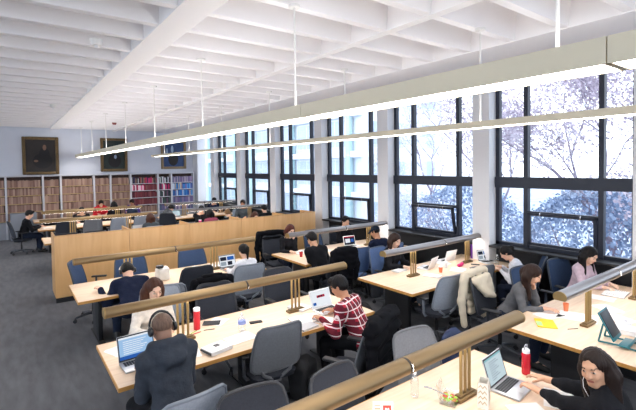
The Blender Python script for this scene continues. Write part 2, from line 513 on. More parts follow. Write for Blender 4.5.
    if st == 'shaved':
        cap = [ell(H(0, -.016, .036), (.0785, .099, .087), A, .02), facecut, ell(H(0, .12, -.03), (.10, .09, .10), A, .02, 'sub'), cut(H(0, -.05, -.035), -hu + hf * .4, .02)]
        hp_ = cap
    elif st == 'short':
        hp_ = cap + [rc(H(-.03, .06, .105), H(.03, .06, .105), .026 + ht_, k=.03), ell(H(0, -.048, -.004), (.081 + ht_, .068 + ht_, .075), A, .02), facecut, ell(H(0, .03, -.075), (.11, .062, .075), A, .015, 'sub'), cut(H(0, -.06, -.078), -hu - hf * .1, .015)]
    elif st == 'cap':
        hp_ = [ell(H(0, -.016, .040), (.088, .106, .090), A, .02), cut(H(0, 0, .028), -hu, .01), rc(H(-.045, .085, .036), H(.045, .085, .036), .014, k=.02), rc(H(-.03, .15, .028), H(.03, .15, .028), .012, k=.04), rc(H(0, .09, .034), H(0, .14, .03), .03, .012, k=.03)]
    else:
        hp_ = cap + [ell(H(0, -.05, -.01), (.078 + ht_, .07, .085), A, .03), facecut]
        if st in ('long', 'long_side', 'bob'):
            Ld = .34 if st != 'bob' else .12
            for sgn in (1, -1):
                fwd_ = -.03 if st == 'long_side' else -.002
                a = H(sgn * .080, fwd_, .03); b = H(sgn * .092, fwd_ - .008, -.05)
                e = b + dn * (Ld * .75) + sr * (sgn * .02) + sf * (.02 if st != 'long_side' else -.05)
                hp_ += [rc(a, b, .022, .026, .03), rc(b, e, .030, .022, .03)]
                a2 = H(sgn * .06, -.05, .02); b2 = H(sgn * .075, -.05, -.06)
                vl = .012 if st == 'long_side' else 0
                hp_ += [rc(a2, b2, .04 + vl, .045 + vl, .03), rc(b2, b2 + dn * Ld - sf * .03 + sr * (sgn * vl * 2), .045 + vl, .028 + vl, .03)]
            b3 = H(0, -.09, -.03)
            hp_ += [rc(H(0, -.08, .02), b3, .055, .055, .03), rc(b3, b3 + dn * Ld - sf * .03, .055, .035, .04)]
        elif st == 'ponytail':
            hp_ += [cut(H(0, -.03, -.06), -hu + hf * .3, .02)]
            k0 = H(0, -.115, .045); k1 = k0 - hf * .045 + dn * .03
            hp_ += [rc(k0, k1, .024, .03, .015), rc(k1, k1 + dn * .2 - hf * .01, .034, .016, .03)]
        elif st == 'bun':
            hp_ += [cut(H(0, -.03, -.06), -hu + hf * .3, .02), ell(H(0, -.12, .06), (.045, .04, .045), A, .01)]
    def strands(X, Y, Z):
        q0 = (X - Hc[0]); q1 = (Y - Hc[1])
        return (.0022 if st not in ('shaved', 'cap') else 0) * np.sin(15 * np.arctan2(q1 + .03, q0 + 1e-4) + 26 * Z)
    soft('cap' if st == 'cap' else 'hair', hp_, min(res, .012), hm, root, strands)
    if st == 'cap':
        soft('hair', [ell(H(0, -.018, .025), (.082, .1, .08), A, .02), cut(H(0, 0, .03), hu, .01), facecut, cut(H(0, -.06, -.05), -hu, .02)], .012, MATS['hair_black'], root)
    M = Matrix.Translation((x, y, 0)) @ Matrix.Rotation(R(face - 90), 4, 'Z') @ Matrix.Scale(scale, 4)
    return root, M, H, A

for n_, h_ in (('hair_black', '120f10'), ('hair_espresso', '221713'), ('hair_dark_brown', '2b1b15'), ('hair_brown', '4a2c20'), ('hair_auburn', '4d241c'), ('hair_stubble', '6e574a'), ('hair_fair', '7a5c3c')):
    mat(n_, h_, 0.5, var=0.25, scale=30, stretch=(3, 3, .6), bump=0.3, bscale=90, spec=.22)
for n_, h_ in (('grey_knit', '5f6064'), ('black_cloth', '14151a'), ('navy_cloth', '161d33'), ('charcoal_hoodie', '363b44'), ('cream_knit', 'd9d2c8'), ('white_shirt', 'dcdce2'), ('pink_knit', 'c6b2c0'), ('red_cloth', 'c02430'),
               ('jeans_dark', '1c2436'), ('jeans_blue', '35465f'), ('black_trousers', '15161a'), ('grey_sweat', '55575b'), ('slate_cloth', '454c52'), ('blue_cloth', '2b4f8e'), ('purple_cloth', '4a3a78'), ('cap_navy', '1b2533'), ('rose_cloth', '9a4a5e'), ('dark_wool', '202126')):
    mat(n_, h_, 0.92, var=0.12, scale=22, bump=0.35, bscale=55, spec=0.2)
mat('shoe_black', '161616', 0.5); mat('shoe_grey', '5a5c60', 0.6); mat('shoe_white', 'cfcfd2', 0.5)
mat_plaid()
# ---------------------------------------------------------------- furniture
def mat_wood(name, c1, c2, scale=3.0, stretch=(0.7, 9, 9), rough=0.42):
    m = bpy.data.materials.new(name); m.use_nodes = True
    nt = m.node_tree; b = nt.nodes['Principled BSDF']; b.inputs['Roughness'].default_value = rough
    tc = nt.nodes.new('ShaderNodeTexCoord'); mp = nt.nodes.new('ShaderNodeMapping'); mp.inputs['Scale'].default_value = stretch
    nt.links.new(tc.outputs['Object'], mp.inputs['Vector'])
    n = nt.nodes.new('ShaderNodeTexNoise'); n.inputs['Scale'].default_value = scale; n.inputs['Detail'].default_value = 6; n.inputs['Distortion'].default_value = 0.6
    nt.links.new(mp.outputs['Vector'], n.inputs['Vector'])
    rp = nt.nodes.new('ShaderNodeValToRGB'); rp.color_ramp.elements[0].position = .32; rp.color_ramp.elements[1].position = .68
    rp.color_ramp.elements[0].color = srgb(c1); rp.color_ramp.elements[1].color = srgb(c2)
    nt.links.new(n.outputs['Fac'], rp.inputs['Fac']); nt.links.new(rp.outputs['Color'], b.inputs['Base Color'])
    MATS[name] = m
    return m
mat_wood('maple_top', 'd8bca0', 'e4ccb2'); mat_wood('maple_edge', 'b8843f', 'ca9654')
mat_wood('maple_panel', 'd6a46a', 'e0b27a', 2.0, (5, 5, .6), .4); mat_wood('maple_panel_trim', 'c08e52', 'cf9e64', 2.0, (5, 5, .6), .4)
mat('black_metal', '15161a', 0.45); mat('black_plastic', '1b1c20', 0.5); mat('dark_panel', '17181c', 0.6)
mat('brass_tube', '8a7454', 0.44, 0.78); mat('brass_rod', 'a08658', 0.45, 0.6); mat('bronze_base', '7a6444', 0.45, 0.6); mat('window_lit_tube', '8f8a88', 0.3, 0.8); mat('joint_dark', '2a221a', 0.5)  # the silvery tube tone is window reflection put into the colour
mat_emit('desk_lamp_light', (1.0, 0.93, 0.86), 8.0)
for n_, h_, h2 in (('slate_blue', '384a68', '2f3846'), ('grey', '777a80', '62656b'), ('dark', '34373f', '2a2d34'), ('light', '98a0ac', '7c848f'), ('periwinkle', '6079a6', '56657f')):
    mat('fabric_' + n_, h_, 0.9, var=0.08, scale=60, bump=0.3, bscale=220, spec=0.2); mat('shell_' + n_, h2, 0.5)
mat('chair_metal', '55585e', 0.38, 0.6)

def rr(u, v, e=0.22):
    """square [-1,1]^2 to a rounded rectangle"""
    m = max(abs(u), abs(v))
    if m < 1e-6: return 0.0, 0.0
    a, b = u / m, v / m
    l = (abs(a) ** (2 / e) + abs(b) ** (2 / e)) ** (e / 2)
    return u / l, v / l

def make_chair(kind, label):
    t = thing('office_chair', label, 'chair')
    fab, shell, met = MATS['fabric_' + kind], MATS['shell_' + kind], MATS['chair_metal']
    n = 14
    def plate(fn, th, name, m, par):
        b = MB(); top = []; bot = []
        for j in range(n + 1):
            for i in range(n + 1):
                u, v = rr(-1 + 2 * i / n, -1 + 2 * j / n); p, q = fn(u, v); top.append(p); bot.append(q)
        F = []; N1 = n + 1
        for j in range(n):
            for i in range(n):
                F.append([j * N1 + i, j * N1 + i + 1, (j + 1) * N1 + i + 1, (j + 1) * N1 + i])
        o = N1 * N1
        G = [[o + a for a in f[::-1]] for f in F]
        ring = [i for i in range(n)] + [j * N1 + n for j in range(n)] + [n * N1 + n - i for i in range(n)] + [(n - j) * N1 for j in range(n)]
        S = [[ring[k], ring[(k + 1) % len(ring)], o + ring[(k + 1) % len(ring)], o + ring[k]] for k in range(len(ring))]
        b.add(top + bot, F + G + S, 0, True)
        return b.build(name, m, par)
    def seatf(u, v):
        e = max(abs(u), abs(v)) ** 6
        x, y = .245 * u, .02 + .235 * v
        z = .475 - .022 * e + .012 * u * u - .018 * max(0, v) ** 3
        return (x, y, z), (x * .94, .02 + .22 * v, .415)
    plate(seatf, 0, 'seat', MATS['fabric_dark'] if kind in ('light', 'grey') else fab, t)
    def backc(u, v):
        w = .262 - .02 * v - .012 * v * v
        z = .775 + .238 * v
        y = -.215 - .055 * (v + 1) - .012 * (v + 1) * (v - .4) + .035 * u * u
        return w * u, y, z
    def backf(u, v):
        e = max(abs(u), abs(v)) ** 8
        x, y, z = backc(u, v)
        return (x, y + .022 - .014 * e, z), (x * .985, y - .02 + .012 * e, z)
    plate(backf, 0, 'backrest', fab, t)
    b = MB(); N = 44; pts = []
    for k in range(N):
        w = 2 * PI * k / N; c, s_ = math.cos(w), math.sin(w); m = max(abs(c), abs(s_)); u, v = rr(c / m, s_ / m)
        x, y, z = backc(u * 1.03, v * 1.03); pts.append((x, y, z))
    b.tube(pts, .014, 8, closed=True)
    b.build('back_frame', shell, t)
    b = MB(); b.tube([(-.17, -.2, .545), (-.15, -.215, .50), (-.06, -.2, .44), (0, -.17, .42), (.06, -.2, .44), (.15, -.215, .50), (.17, -.2, .545)], .018, 8)
    b.box((0, -.1, .40), (.12, .2, .035), .012); b.build('back_support', shell, t)
    for s_ in (1, -1):
        b = MB(); b.tube([(.17 * s_, .0, .405), (.255 * s_, -.02, .41), (.285 * s_, -.03, .46), (.29 * s_, -.03, .655)], [.016, .018, .019, .016], 8)
        a = b.build('armrest', shell, t)
        b = MB(); b.box((.288 * s_, .02, .668), (.075, .25, .028), .013, segs=3); b.build('arm_pad', MATS['black_plastic'], a)
    b = MB(); b.lathe([(.026, .10), (.026, .28), (.018, .285), (.018, .40)], 14); b.box((0, 0, .395), (.22, .24, .04), .015); b.build('column', MATS['black_metal'], t)
    for k in range(5):
        w = 2 * PI * k / 5 + .3; c, s_ = math.cos(w), math.sin(w)
        b = MB(); b.tube([(0, 0, .115), (.1 * c, .1 * s_, .118), (.29 * c, .29 * s_, .082)], [.03, .026, .016], 8); lg = b.build('leg', met, t)
        b = MB()
        M = Matrix.Translation((.295 * c, .295 * s_, .03)) @ Matrix.Rotation(w + 1.1, 4, 'Z') @ Matrix.Rotation(PI / 2, 4, 'Y')
        for q in (-.021, .008):
            b.lathe([(.001, q), (.026, q), (.03, q + .003), (.03, q + .011), (.026, q + .014), (.001, q + .014)], 14, M=M)
        b.tube([(.29 * c, .29 * s_, .04), (.29 * c, .29 * s_, .082)], .009, 8)
        b.build('caster', MATS['black_plastic'], lg)
    return snapshot(t)

CH = {k: make_chair(k, k) for k in ('slate_blue', 'grey', 'dark', 'light', 'periwinkle')}
def chair(kind, x, y, face, label, group=None):
    return place(CH[kind], (x, y, 0), R(face - 90), label, group)

# tables: local origin at the left front corner on the floor
TL = 3.0
def make_table(L, W, label):
    t = thing('reading_table', label, 'table')
    b = MB(); b.box((L / 2, W / 2, .7285), (L - .012, W - .012, .023)); b.build('tabletop', MATS['maple_top'], t)
    b = MB()
    for c, s_ in (((L / 2, .003, .7215), (L, .006, .037)), ((L / 2, W - .003, .7215), (L, .006, .037)), ((.003, W / 2, .7215), (.006, W - .012, .037)), ((L - .003, W / 2, .7215), (.006, W - .012, .037))):
        b.box(c, s_)
    b.build('edge_band', MATS['maple_edge'], t)
    for x in (.32, L / 2, L - .32):
        b = MB(); b.box((x, W / 2, .36), (.06, .50, .67), .008); b.box((x, W / 2, .013), (.09, W - .3, .026), .008); b.box((x, W / 2, .705), (.09, W - .2, .02)); b.build('leg', MATS['dark_panel'], t)
    b = MB(); b.box((L / 2, W / 2, .60), (L - .7, .04, .2), .004); b.build('stretcher', MATS['dark_panel'], t)
    return snapshot(t)

# lamp rail: local origin under the middle of the tube, on the tabletop (z=0)
def make_lamp(L, finish, label, posts):
    t = thing('table_lamp', label, 'lamp')
    tm = MATS[finish]; zc = .46
    prof = [(.066 * math.cos(a), .056 * math.sin(a) if math.sin(a) > -.55 else -.036) for a in [2 * PI * k / 28 for k in range(28)]]
    # two shade halves, a ring between them
    for x0, x1 in ((-L / 2, -.012), (.012, L / 2)):
        b = MB(); b.prism(prof, (x0, 0, zc), (x1 - x0, 0, 0), (0, 1, 0), (0, 0, 1), 0, True, caps=False)
        sh = b.build('lamp_shade', tm, t)
        xe, d = (x0, -1) if x0 < -.1 else (x1, 1)
        b = MB(); b.prism([(a * 1.02, c * 1.02) for a, c in prof], (xe, 0, zc), (.016 * d, 0, 0), (0, 1, 0), (0, 0, 1)); b.build('end_cap', MATS['brass_rod'], sh)
        b = MB(); b.box(((x0 + x1) / 2, 0, zc - .0365), (x1 - x0 - .03, .07, .004)); b.build('diffuser', MATS['desk_lamp_light'], sh)
    b = MB(); b.prism([(a * .97, c * .97) for a, c in prof], (-.012, 0, zc), (.024, 0, 0), (0, 1, 0), (0, 0, 1)); b.build('joint_band', MATS['joint_dark'], t)
    for px_ in posts:
        b = MB(); b.box((px_, 0, .014), (.25, .085, .028), .006); b.box((px_, 0, .035), (.2, .05, .016), .004); p = b.build('post', MATS['bronze_base'], t)
        for q in (-.055, 0, .055):
            b = MB(); b.tube([(px_ + q, 0, .035), (px_ + q, 0, zc - .034)], .0135, 10); b.build('rod', MATS['brass_rod'], p)
    return snapshot(t)

# ---------------------------------------------------------------- small things
mat('laptop_silver', 'b9bbc0', 0.35, 0.6); mat('laptop_dark', '23252a', 0.45); mat('laptop_white', 'dfe0e2', 0.4); mat('key_dark', '1d1e22', 0.6); mat('paper', 'ece9e6', 0.85); mat('paper_grey', 'bdbcc0', 0.85)
def mat_screen(name, base, st=.5):
    return mat_emit('screen_' + name, srgb(base)[:3], st)
for n_, c_ in (('white', 'eef3fa'), ('blue', '9fc4ea'), ('deep', '2f5fae'), ('dark', '252a38'), ('red', 'b03048'), ('pale', 'c8dbe2'), ('grey', '98a4b0'), ('teal', '8fc0c8')):
    mat_screen(n_, c_)

def laptop(label, x, y, face, w=.32, d=.22, tilt=108, body='laptop_silver', bezel='laptop_dark', layout='page', z=.742, group=None):
    """face = where its user looks"""
    t = thing('laptop', label, 'laptop', (x, y, z), R(face - 90), group)
    b = MB(); b.box((0, 0, .008), (w, d, .016), .004); b.build('base', MATS[body], t)
    b = MB()
    for r_ in range(5):
        for c_ in range(12):
            b.box((-w * .42 + (c_ + .5) * w * .84 / 12, d * .36 - r_ * .019, .0172), (w * .84 / 12 - .004, .0155, .0025))
    b.build('keyboard', MATS['key_dark'], t)
    b = MB(); b.box((0, -d * .3, .0164), (w * .3, d * .26, .001)); b.build('trackpad', MATS['paper_grey' if body != 'laptop_dark' else 'key_dark'], t)
    M = Matrix.Translation((0, d / 2 - .004, .016)) @ Matrix.Rotation(R(tilt - 90), 4, 'X').inverted()
    b = MB(); b.box((0, .004, d * .5), (w, .008, d), .003, M=M); lid = b.build('lid', MATS[body], t)
    b = MB(); b.box((0, -.0008, d * .5), (w - .008, .0016, d - .008), M=M); b.build('bezel', MATS[bezel], lid)
    sw, sh = w * .92, d * .86
    ms = ['white', 'blue', 'deep', 'dark', 'red', 'pale', 'grey', 'teal']
    b = MB()
    def R_(u0, v0, u1, v1, m, lay=0):
        yy = -.002 - .0003 * lay
        X = lambda u: -sw / 2 + sw * u
        Z = lambda v: d * .5 - sh / 2 + sh * v
        b.quad(M @ Vector((X(u0), yy, Z(v0))), M @ Vector((X(u1), yy, Z(v0))), M @ Vector((X(u1), yy, Z(v1))), M @ Vector((X(u0), yy, Z(v1))), ms.index(m))
    if layout == 'page':
        R_(0, 0, 1, 1, 'pale')
        for k in range(9): R_(.2, .12 + k * .085, .45 + .35 * ((k * 37 % 10) / 10), .15 + k * .085, 'grey', 1)
        R_(0, .93, 1, 1, 'teal', 1)
    elif layout == 'blue':
        R_(0, 0, 1, 1, 'blue'); R_(0, 0, 1, .16, 'deep', 1); R_(0, .92, 1, 1, 'white', 1)
        for k in range(7): R_(.12, .24 + k * .09, .6 + .25 * ((k * 53 % 10) / 10), .27 + k * .09, 'white', 1)
    elif layout == 'web':
        R_(0, 0, 1, 1, 'white'); R_(.3, .56, .72, .72, 'red', 1); R_(.36, .6, .46, .68, 'dark', 2); R_(.52, .6, .6, .68, 'dark', 2); R_(.06, .12, .22, .3, 'deep', 1)
    elif layout == 'dark':
        R_(0, 0, 1, 1, 'dark'); R_(.12, .25, .55, .72, 'white', 1); R_(0, .86, 1, 1, 'red', 1); R_(.62, .3, .9, .66, 'deep', 1)
    elif layout == 'photos':
        R_(0, 0, 1, 1, 'white'); R_(.05, .55, .45, .9, 'dark', 1); R_(.5, .55, .95, .9, 'deep', 1); R_(.05, .1, .4, .45, 'grey', 1); R_(.5, .1, .8, .45, 'dark', 1)
    elif layout == 'off':
        R_(0, 0, 1, 1, 'dark')
    b.build('display', [MATS['screen_' + q] for q in ms], lid, fix=False)
    return t

def sheet(label, x, y, rot, w=.21, d=.297, z=.7405, m='paper', n=1, group=None, name='paper_sheet', cat='paper'):
    b = MB(); rs = random.Random(int(x * 1000 + y * 77))
    for k in range(n):
        M = Matrix.Translation((rs.uniform(-.01, .01), rs.uniform(-.01, .01), .0008 + k * .0012)) @ Matrix.Rotation(rs.uniform(-.12, .12) * (k > 0), 4, 'Z')
        b.box((0, 0, 0), (w, d, .001), M=M)
    o = b.build(name, MATS[m], None, (x, y, z), R(rot))
    return tag(o, label, cat, group)

mat('ink', '6d7078', 0.8); mat('page_edge', 'd8d0c0', 0.9)
def open_book(label, x, y, rot, w=.20, d=.27, z=.7405, group=None):
    t = thing('open_book', label, 'book', (x, y, z), R(rot), group)
    b = MB(); b.box((0, 0, .002), (2 * w + .01, d + .01, .004)); b.build('cover', MATS['ink'], t)
    for s_ in (1, -1):
        prof = [(0, .004), (0, .010), (.03, .022), (w * .5, .018), (w, .009), (w, .004)]
        b = MB(); b.prism([(a * s_, c) for a, c in prof], (0, -d / 2, 0), (0, d, 0), (1, 0, 0), (0, 0, 1)); pg = b.build('page_block', MATS['paper'], t)
        b = MB()
        for k in range(8):
            yk = d * .38 - k * d * .095
            b.box((s_ * w * .55, yk, .0185), (w * .6, .004, .0006))
        b.build('text_block', MATS['ink'], pg)
    return t

def closed_book(label, x, y, rot, col, w=.17, d=.24, h=.03, z=.7405, name='book', cat='book', group=None):
    t = thing(name, label, cat, (x, y, z), R(rot), group)
    b = MB(); b.box((0, 0, .002), (w, d, .004)); b.box((0, 0, h - .002), (w, d, .004)); b.box((-w / 2 + .002, 0, h / 2), (.004, d, h)); b.build('cover', MATS[col], t)
    b = MB(); b.box((.002, 0, h / 2), (w - .012, d - .012, h - .008)); b.build('page_block', MATS['page_edge'], t)
    return t

mat('red_plastic', 'c01e30', 0.3); mat('bottle_red', 'b81a2c', 0.18); mat('purple_plastic', '6a2c96', 0.3); mat('white_plastic', 'e6e6ea', 0.4); mat('grey_plastic', '8e9096', 0.4); mat('phone_black', '1b1c20', 0.2)
mat('yellow_paper', 'f0c62c', 0.8); mat('green_paper', '9fd88a', 0.8); mat('pink_case', 'e02a78', 0.6); mat('teal_plastic', '1f6a74', 0.4); mat('book_teal', '27616b', 0.6); mat('book_dark', '26282e', 0.6); mat('book_white', 'dedfe2', 0.5)
mat_glass('clear_plastic', (.93, .96, .98), .12, .05); mat('blue_print', '8c9cd6', 0.6); mat('orange_plastic', 'd9734a', .4); mat('steel', 'b8bac0', 0.25, 0.9)
def bottle(label, x, y, h=.24, r=.035, body='clear_plastic', cap='white_plastic', kind='screw', band=None, z=.7405, group=None):
    t = thing('water_bottle', label, 'bottle', (x, y, z), 0, group)
    b = MB()
    if kind == 'tumbler':
        b.lathe([(.001, 0), (r * .92, 0), (r, .01), (r, h * .86)], 22); b.build('body', MATS[body], t)
        b = MB(); b.lathe([(r * 1.02, h * .86), (r * 1.02, h * .985), (r * .9, h), (.001, h)], 22); b.build('lid', MATS[cap], t)
    elif kind == 'flip':
        b.lathe([(.001, 0), (r * .9, 0), (r, .015), (r, h * .35), (r * .93, h * .42), (r, h * .5), (r, h * .74), (r * .8, h * .8)], 22); b.build('body', MATS[body], t)
        b = MB(); b.lathe([(r * .86, h * .79), (r * .86, h * .9), (r * .5, h * .95), (.001, h * .95)], 20); c_ = b.build('lid', MATS[cap], t)
        b = MB(); b.tube([(-.022, 0, h * .9), (-.03, 0, h * 1.0), (-.01, 0, h * 1.08), (.02, 0, h * 1.06), (.026, 0, h * .93)], .006, 8); b.build('carry_loop', MATS['grey_plastic'], c_)
    else:
        b.lathe([(.001, .004), (r * .8, 0), (r, .012), (r, h * .3), (r * .9, h * .36), (r, h * .42), (r, h * .66), (r * .75, h * .8), (r * .38, h * .88), (r * .36, h * .93)], 20); b.build('body', MATS[body], t)
        b = MB(); b.lathe([(r * .42, h * .92), (r * .42, h), (.001, h)], 16); b.build('cap', MATS[cap], t)
    if band:
        b = MB(); b.lathe([(r * 1.012, h * .44), (r * 1.012, h * .62)], 20); b.build('printed_label', MATS[band], t)
    return t

def cup(label, x, y, h=.11, r=.04, m='red_plastic', z=.7405, lid='white_plastic'):
    t = thing('paper_cup', label, 'cup', (x, y, z))
    b = MB(); b.lathe([(.001, 0), (r * .72, 0), (r, h), (r * .95, h), (r * .7, .006), (.001, .006)], 20); b.build('body', MATS[m], t)
    if lid:
        b = MB(); b.lathe([(r * 1.05, h - .006), (r * 1.05, h + .004), (r * .9, h + .012), (.001, h + .012)], 20); b.build('lid', MATS[lid], t)
    return t

def phone(label, x, y, rot, z=.7405, name='phone', cat='phone', w=.075, d=.15, group=None):
    t = thing(name, label, cat, (x, y, z), R(rot), group)
    b = MB(); b.box((0, 0, .005), (w, d, .009), .0035); b.build('case', MATS['phone_black'], t)
    b = MB(); b.box((0, 0, .0099), (w * .9, d * .88, .0006)); b.build('screen', MATS['key_dark'], t)
    return t

def pen(label, x, y, rot, m='phone_black', z=.7405, group=None):
    t = thing('pen', label, 'pen', (x, y, z), R(rot), group)
    b = MB(); b.tube([(-.06, 0, .005), (.06, 0, .005)], .0045, 8); b.build('barrel', MATS[m], t)
    b = MB(); b.tube([(.06, 0, .005), (.072, 0, .005)], [.004, .001], 8); b.build('tip', MATS['steel'], t)
    return t
# ---------------------------------------------------------------- the room
XW, YB = 7.5, 19.8            # window wall and back wall
XL, YF = -7.0, -6.0
ZC = 4.2                      # underside of the ceiling ribs
mat('carpet', '626367', 0.95, var=0.16, scale=5, bump=0.5, bscale=160, spec=0.15, stretch=(2, .5, 1))
mat('ceiling_paint', 'f0eded', 0.85); mat('wall_paint', 'd6dae4', 0.85, var=0.02, scale=2); mat('column_paint', 'e4e4e6', 0.8)
mat('window_frame', '1a2030', 0.45); mat('black_panel', '14161b', 0.6); mat('sill_metal', '54585f', 0.35, 0.5); mat('plinth_grey', '8d9098', 0.6)
mat_glass('window_glass', (.97, .985, 1.0), .015)
b = MB(); b.box(((XL + XW) / 2, (YF + YB) / 2, -.05), (XW - XL + .6, YB - YF + .6, .1)); struct(b.build('floor', MATS['carpet']))
b = MB(); b.box(((XL + XW) / 2, (YF + YB) / 2, 4.74), (XW - XL + .6, YB - YF + .6, .1)); struct(b.build('ceiling', MATS['ceiling_paint']))
nt_ = 0
def trim(bm_, m):
    global nt_
    nt_ += 1
    return struct(bm_.build('trim_%d' % nt_, m))
# long beams and the flat soffit by the windows
for x0, x1 in ((1.42, 1.76), (3.70, 3.82), (-.9, -.75), (-3.2, -3.05), (-5.5, -5.35)):
    if x0 < 0: continue
    b = MB(); b.box(((x0 + x1) / 2, (YF + YB) / 2, (ZC + 4.70) / 2), (x1 - x0, YB - YF, 4.70 - ZC)); trim(b, MATS['ceiling_paint'])
b = MB(); b.box(((5.42 + XW) / 2, (YF + YB) / 2, (ZC + 4.70) / 2), (XW - 5.42, YB - YF, 4.70 - ZC)); trim(b, MATS['ceiling_paint'])
k = 0
y = 4.27 - .655 * 15
while y < YB:
    b = MB()
    prof = [(-.05, 0), (.05, 0), (.095, .50), (-.095, .50)]
    b.prism(prof, (XL, y, ZC + .012), (5.43 - XL, 0, 0), (0, 1, 0), (0, 0, 1)); trim(b, MATS['ceiling_paint'])
    y += .655
# walls
b = MB(); b.box(((XL + XW) / 2, YB + .1, 2.35), (XW - XL + .4, .2, 4.7)); struct(b.build('wall_back', MATS['wall_paint']))
b = MB(); b.box((XL - .1, (YF + YB) / 2, .45), (.2, YB - YF, .9)); struct(b.build('wall_left', MATS['wall_paint']))
b = MB(); b.box((XL - .1, (YF + YB) / 2, 4.45), (.2, YB - YF, .5)); trim(b, MATS['wall_paint'])
kk = 0
for y in [YF + .2 + 2.6 * q for q in range(10)]:  # unseen window bays, added to bring more daylight in from the left
    b = MB(); b.box((XL - .1, y, 2.55), (.24, .35, 3.3)); trim(b, MATS['column_paint'])
    if y + 2.6 > YB: continue
    w = bpy.data.objects.new('window_%d' % (20 + kk), None); COL.objects.link(w); struct(w); kk += 1
    b = MB(); b.box((XL - .1, y + 1.3, 2.24), (.1, 2.25, .2)); b.box((XL - .1, y + 1.3, 2.55), (.1, .08, 3.3)); b.build('window_frame', MATS['window_frame'], w)
    for ya, yc in ((y + .18, y + 1.26), (y + 1.34, y + 2.42)):
        for za, zb in ((.9, 2.14), (2.34, 4.2)):
            b = MB(); b.box((XL - .1, (ya + yc) / 2, (za + zb) / 2), (.008, yc - ya, zb - za)); b.build('pane', MATS['window_glass'], w)
b = MB(); b.box(((XL + XW) / 2, YF - .1, .45), (XW - XL + .4, .2, .9)); struct(b.build('wall_front', MATS['wall_paint']))
b = MB(); b.box(((XL + XW) / 2, YF - .1, 4.45), (XW - XL + .4, .2, .5)); trim(b, MATS['wall_paint'])
for q in range(6):  # unseen windows behind the camera, added to light surfaces facing it
    x = XL + .1 + q * 2.86
    b = MB(); b.box((x, YF - .1, 2.55), (.4, .24, 3.3)); trim(b, MATS['column_paint'])
    if q == 5: break
    w = bpy.data.objects.new('window_%d' % (40 + q), None); COL.objects.link(w); struct(w)
    b = MB(); b.box((x + 1.43, YF - .1, 2.24), (2.46, .1, .2)); b.box((x + 1.43, YF - .1, 2.55), (.08, .1, 3.3)); b.build('window_frame', MATS['window_frame'], w)
    for xa, xc in ((x + .2, x + 1.39), (x + 1.47, x + 2.66)):
        for za, zb in ((.9, 2.14), (2.34, 4.2)):
            b = MB(); b.box(((xa + xc) / 2, YF - .1, (za + zb) / 2), (xc - xa, .008, zb - za)); b.build('pane', MATS['window_glass'], w)
# window wall: sill wall, head wall, columns, bays
b = MB(); b.box((XW + .1, (YF + YB) / 2, .5), (.2, YB - YF, 1.0)); struct(b.build('wall_right', MATS['black_panel']))
b = MB(); b.box((XW + .1, (YF + YB) / 2, 4.45), (.2, YB - YF, .5)); trim(b, MATS['wall_paint'])
ZS, ZH = 1.06, 4.2
y0 = 4.39
bays = [y0 + 2.6 * k for k in range(-4, 6)]
for i, yt in enumerate(bays):
    yb = yt - 2.25
    if yb < YF: continue
    b = MB(); b.box((7.44, yt + .175, 2.1), (.36, .35, 4.2)); trim(b, MATS['column_paint'])
    w = bpy.data.objects.new('window_%d' % (i + 1), None); COL.objects.link(w); struct(w)
    b = MB(); fx = 7.53
    fr = .075
    b.box((fx, yt - fr / 2, (ZS + ZH) / 2), (.09, fr, ZH - ZS)); b.box((fx, yb + fr / 2, (ZS + ZH) / 2), (.09, fr, ZH - ZS))
    b.box((fx, (yt + yb) / 2, ZS + .03), (.09, 2.25, .06)); b.box((fx, (yt + yb) / 2, ZH - .03), (.09, 2.25, .06))
    b.build('window_frame', MATS['window_frame'], w)
    m1, m2 = yt - .58, yt - 1.77
    for m in (m1, m2):
        b = MB(); b.box((fx - .01, m, (ZS + ZH) / 2), (.10, .075, ZH - ZS)); b.build('mullion', MATS['window_frame'], w)
    b = MB(); b.box((fx - .02, (yt + yb) / 2, 2.24), (.12, 2.25, .20)); b.build('transom', MATS['window_frame'], w)
    b = MB(); b.box((fx - .01, (m1 + m2) / 2, 1.70), (.09, m1 - m2 - .07, .06)); b.build('transom_rail', MATS['window_frame'], w)
    op = 11 if i == 5 else 2.5
    S = bpy.data.objects.new('sash', None)
    M = Matrix.Translation((fx - .045, (m1 + m2) / 2, ZS + .07)) @ Matrix.Rotation(R(-op), 4, 'Y')
    b = MB(); sw_ = m1 - m2 - .09; shh = .58
    b.box((0, sw_ / 2 - .025, shh / 2), (.045, .05, shh), M=M); b.box((0, -sw_ / 2 + .025, shh / 2), (.045, .05, shh), M=M); b.box((0, 0, .025), (.045, sw_, .05), M=M); b.box((0, 0, shh - .025), (.045, sw_, .05), M=M)
    sash = b.build('sash', MATS['window_frame'], w)
    b = MB(); b.box((0, 0, shh / 2), (.008, sw_ - .09, shh - .09), M=M); b.build('pane', MATS['window_glass'], sash)
    for q in (-.32, .32):
        b = MB(); b.box((-.03, q, shh - .02), (.03, .02, .06), .004, M=M); b.build('catch', MATS['steel'], sash)
    for ya, yb2, za, zb in ((m1 + .03, yt - .07, ZS + .06, 2.15), (m2 + .03, m1 - .03, 1.73, 2.15), (yb + .07, m2 - .03, ZS + .06, 2.15), (m1 + .03, yt - .07, 2.34, ZH - .06), (m2 + .03, m1 - .03, 2.34, ZH - .06), (yb + .07, m2 - .03, 2.34, ZH - .06)):
        b = MB(); b.box((7.56, (ya + yb2) / 2, (za + zb) / 2), (.008, yb2 - ya, zb - za)); b.build('pane', MATS['window_glass'], w)
    b = MB(); b.box((7.37, (yt + yb) / 2, ZS - .02), (.26, 2.25, .04), .006); struct(b.build('trim_sill', MATS['black_panel'], w))
b = MB(); b.box((7.41, YB - .3, 2.1), (.40, .6, 4.2)); trim(b, MATS['column_paint'])
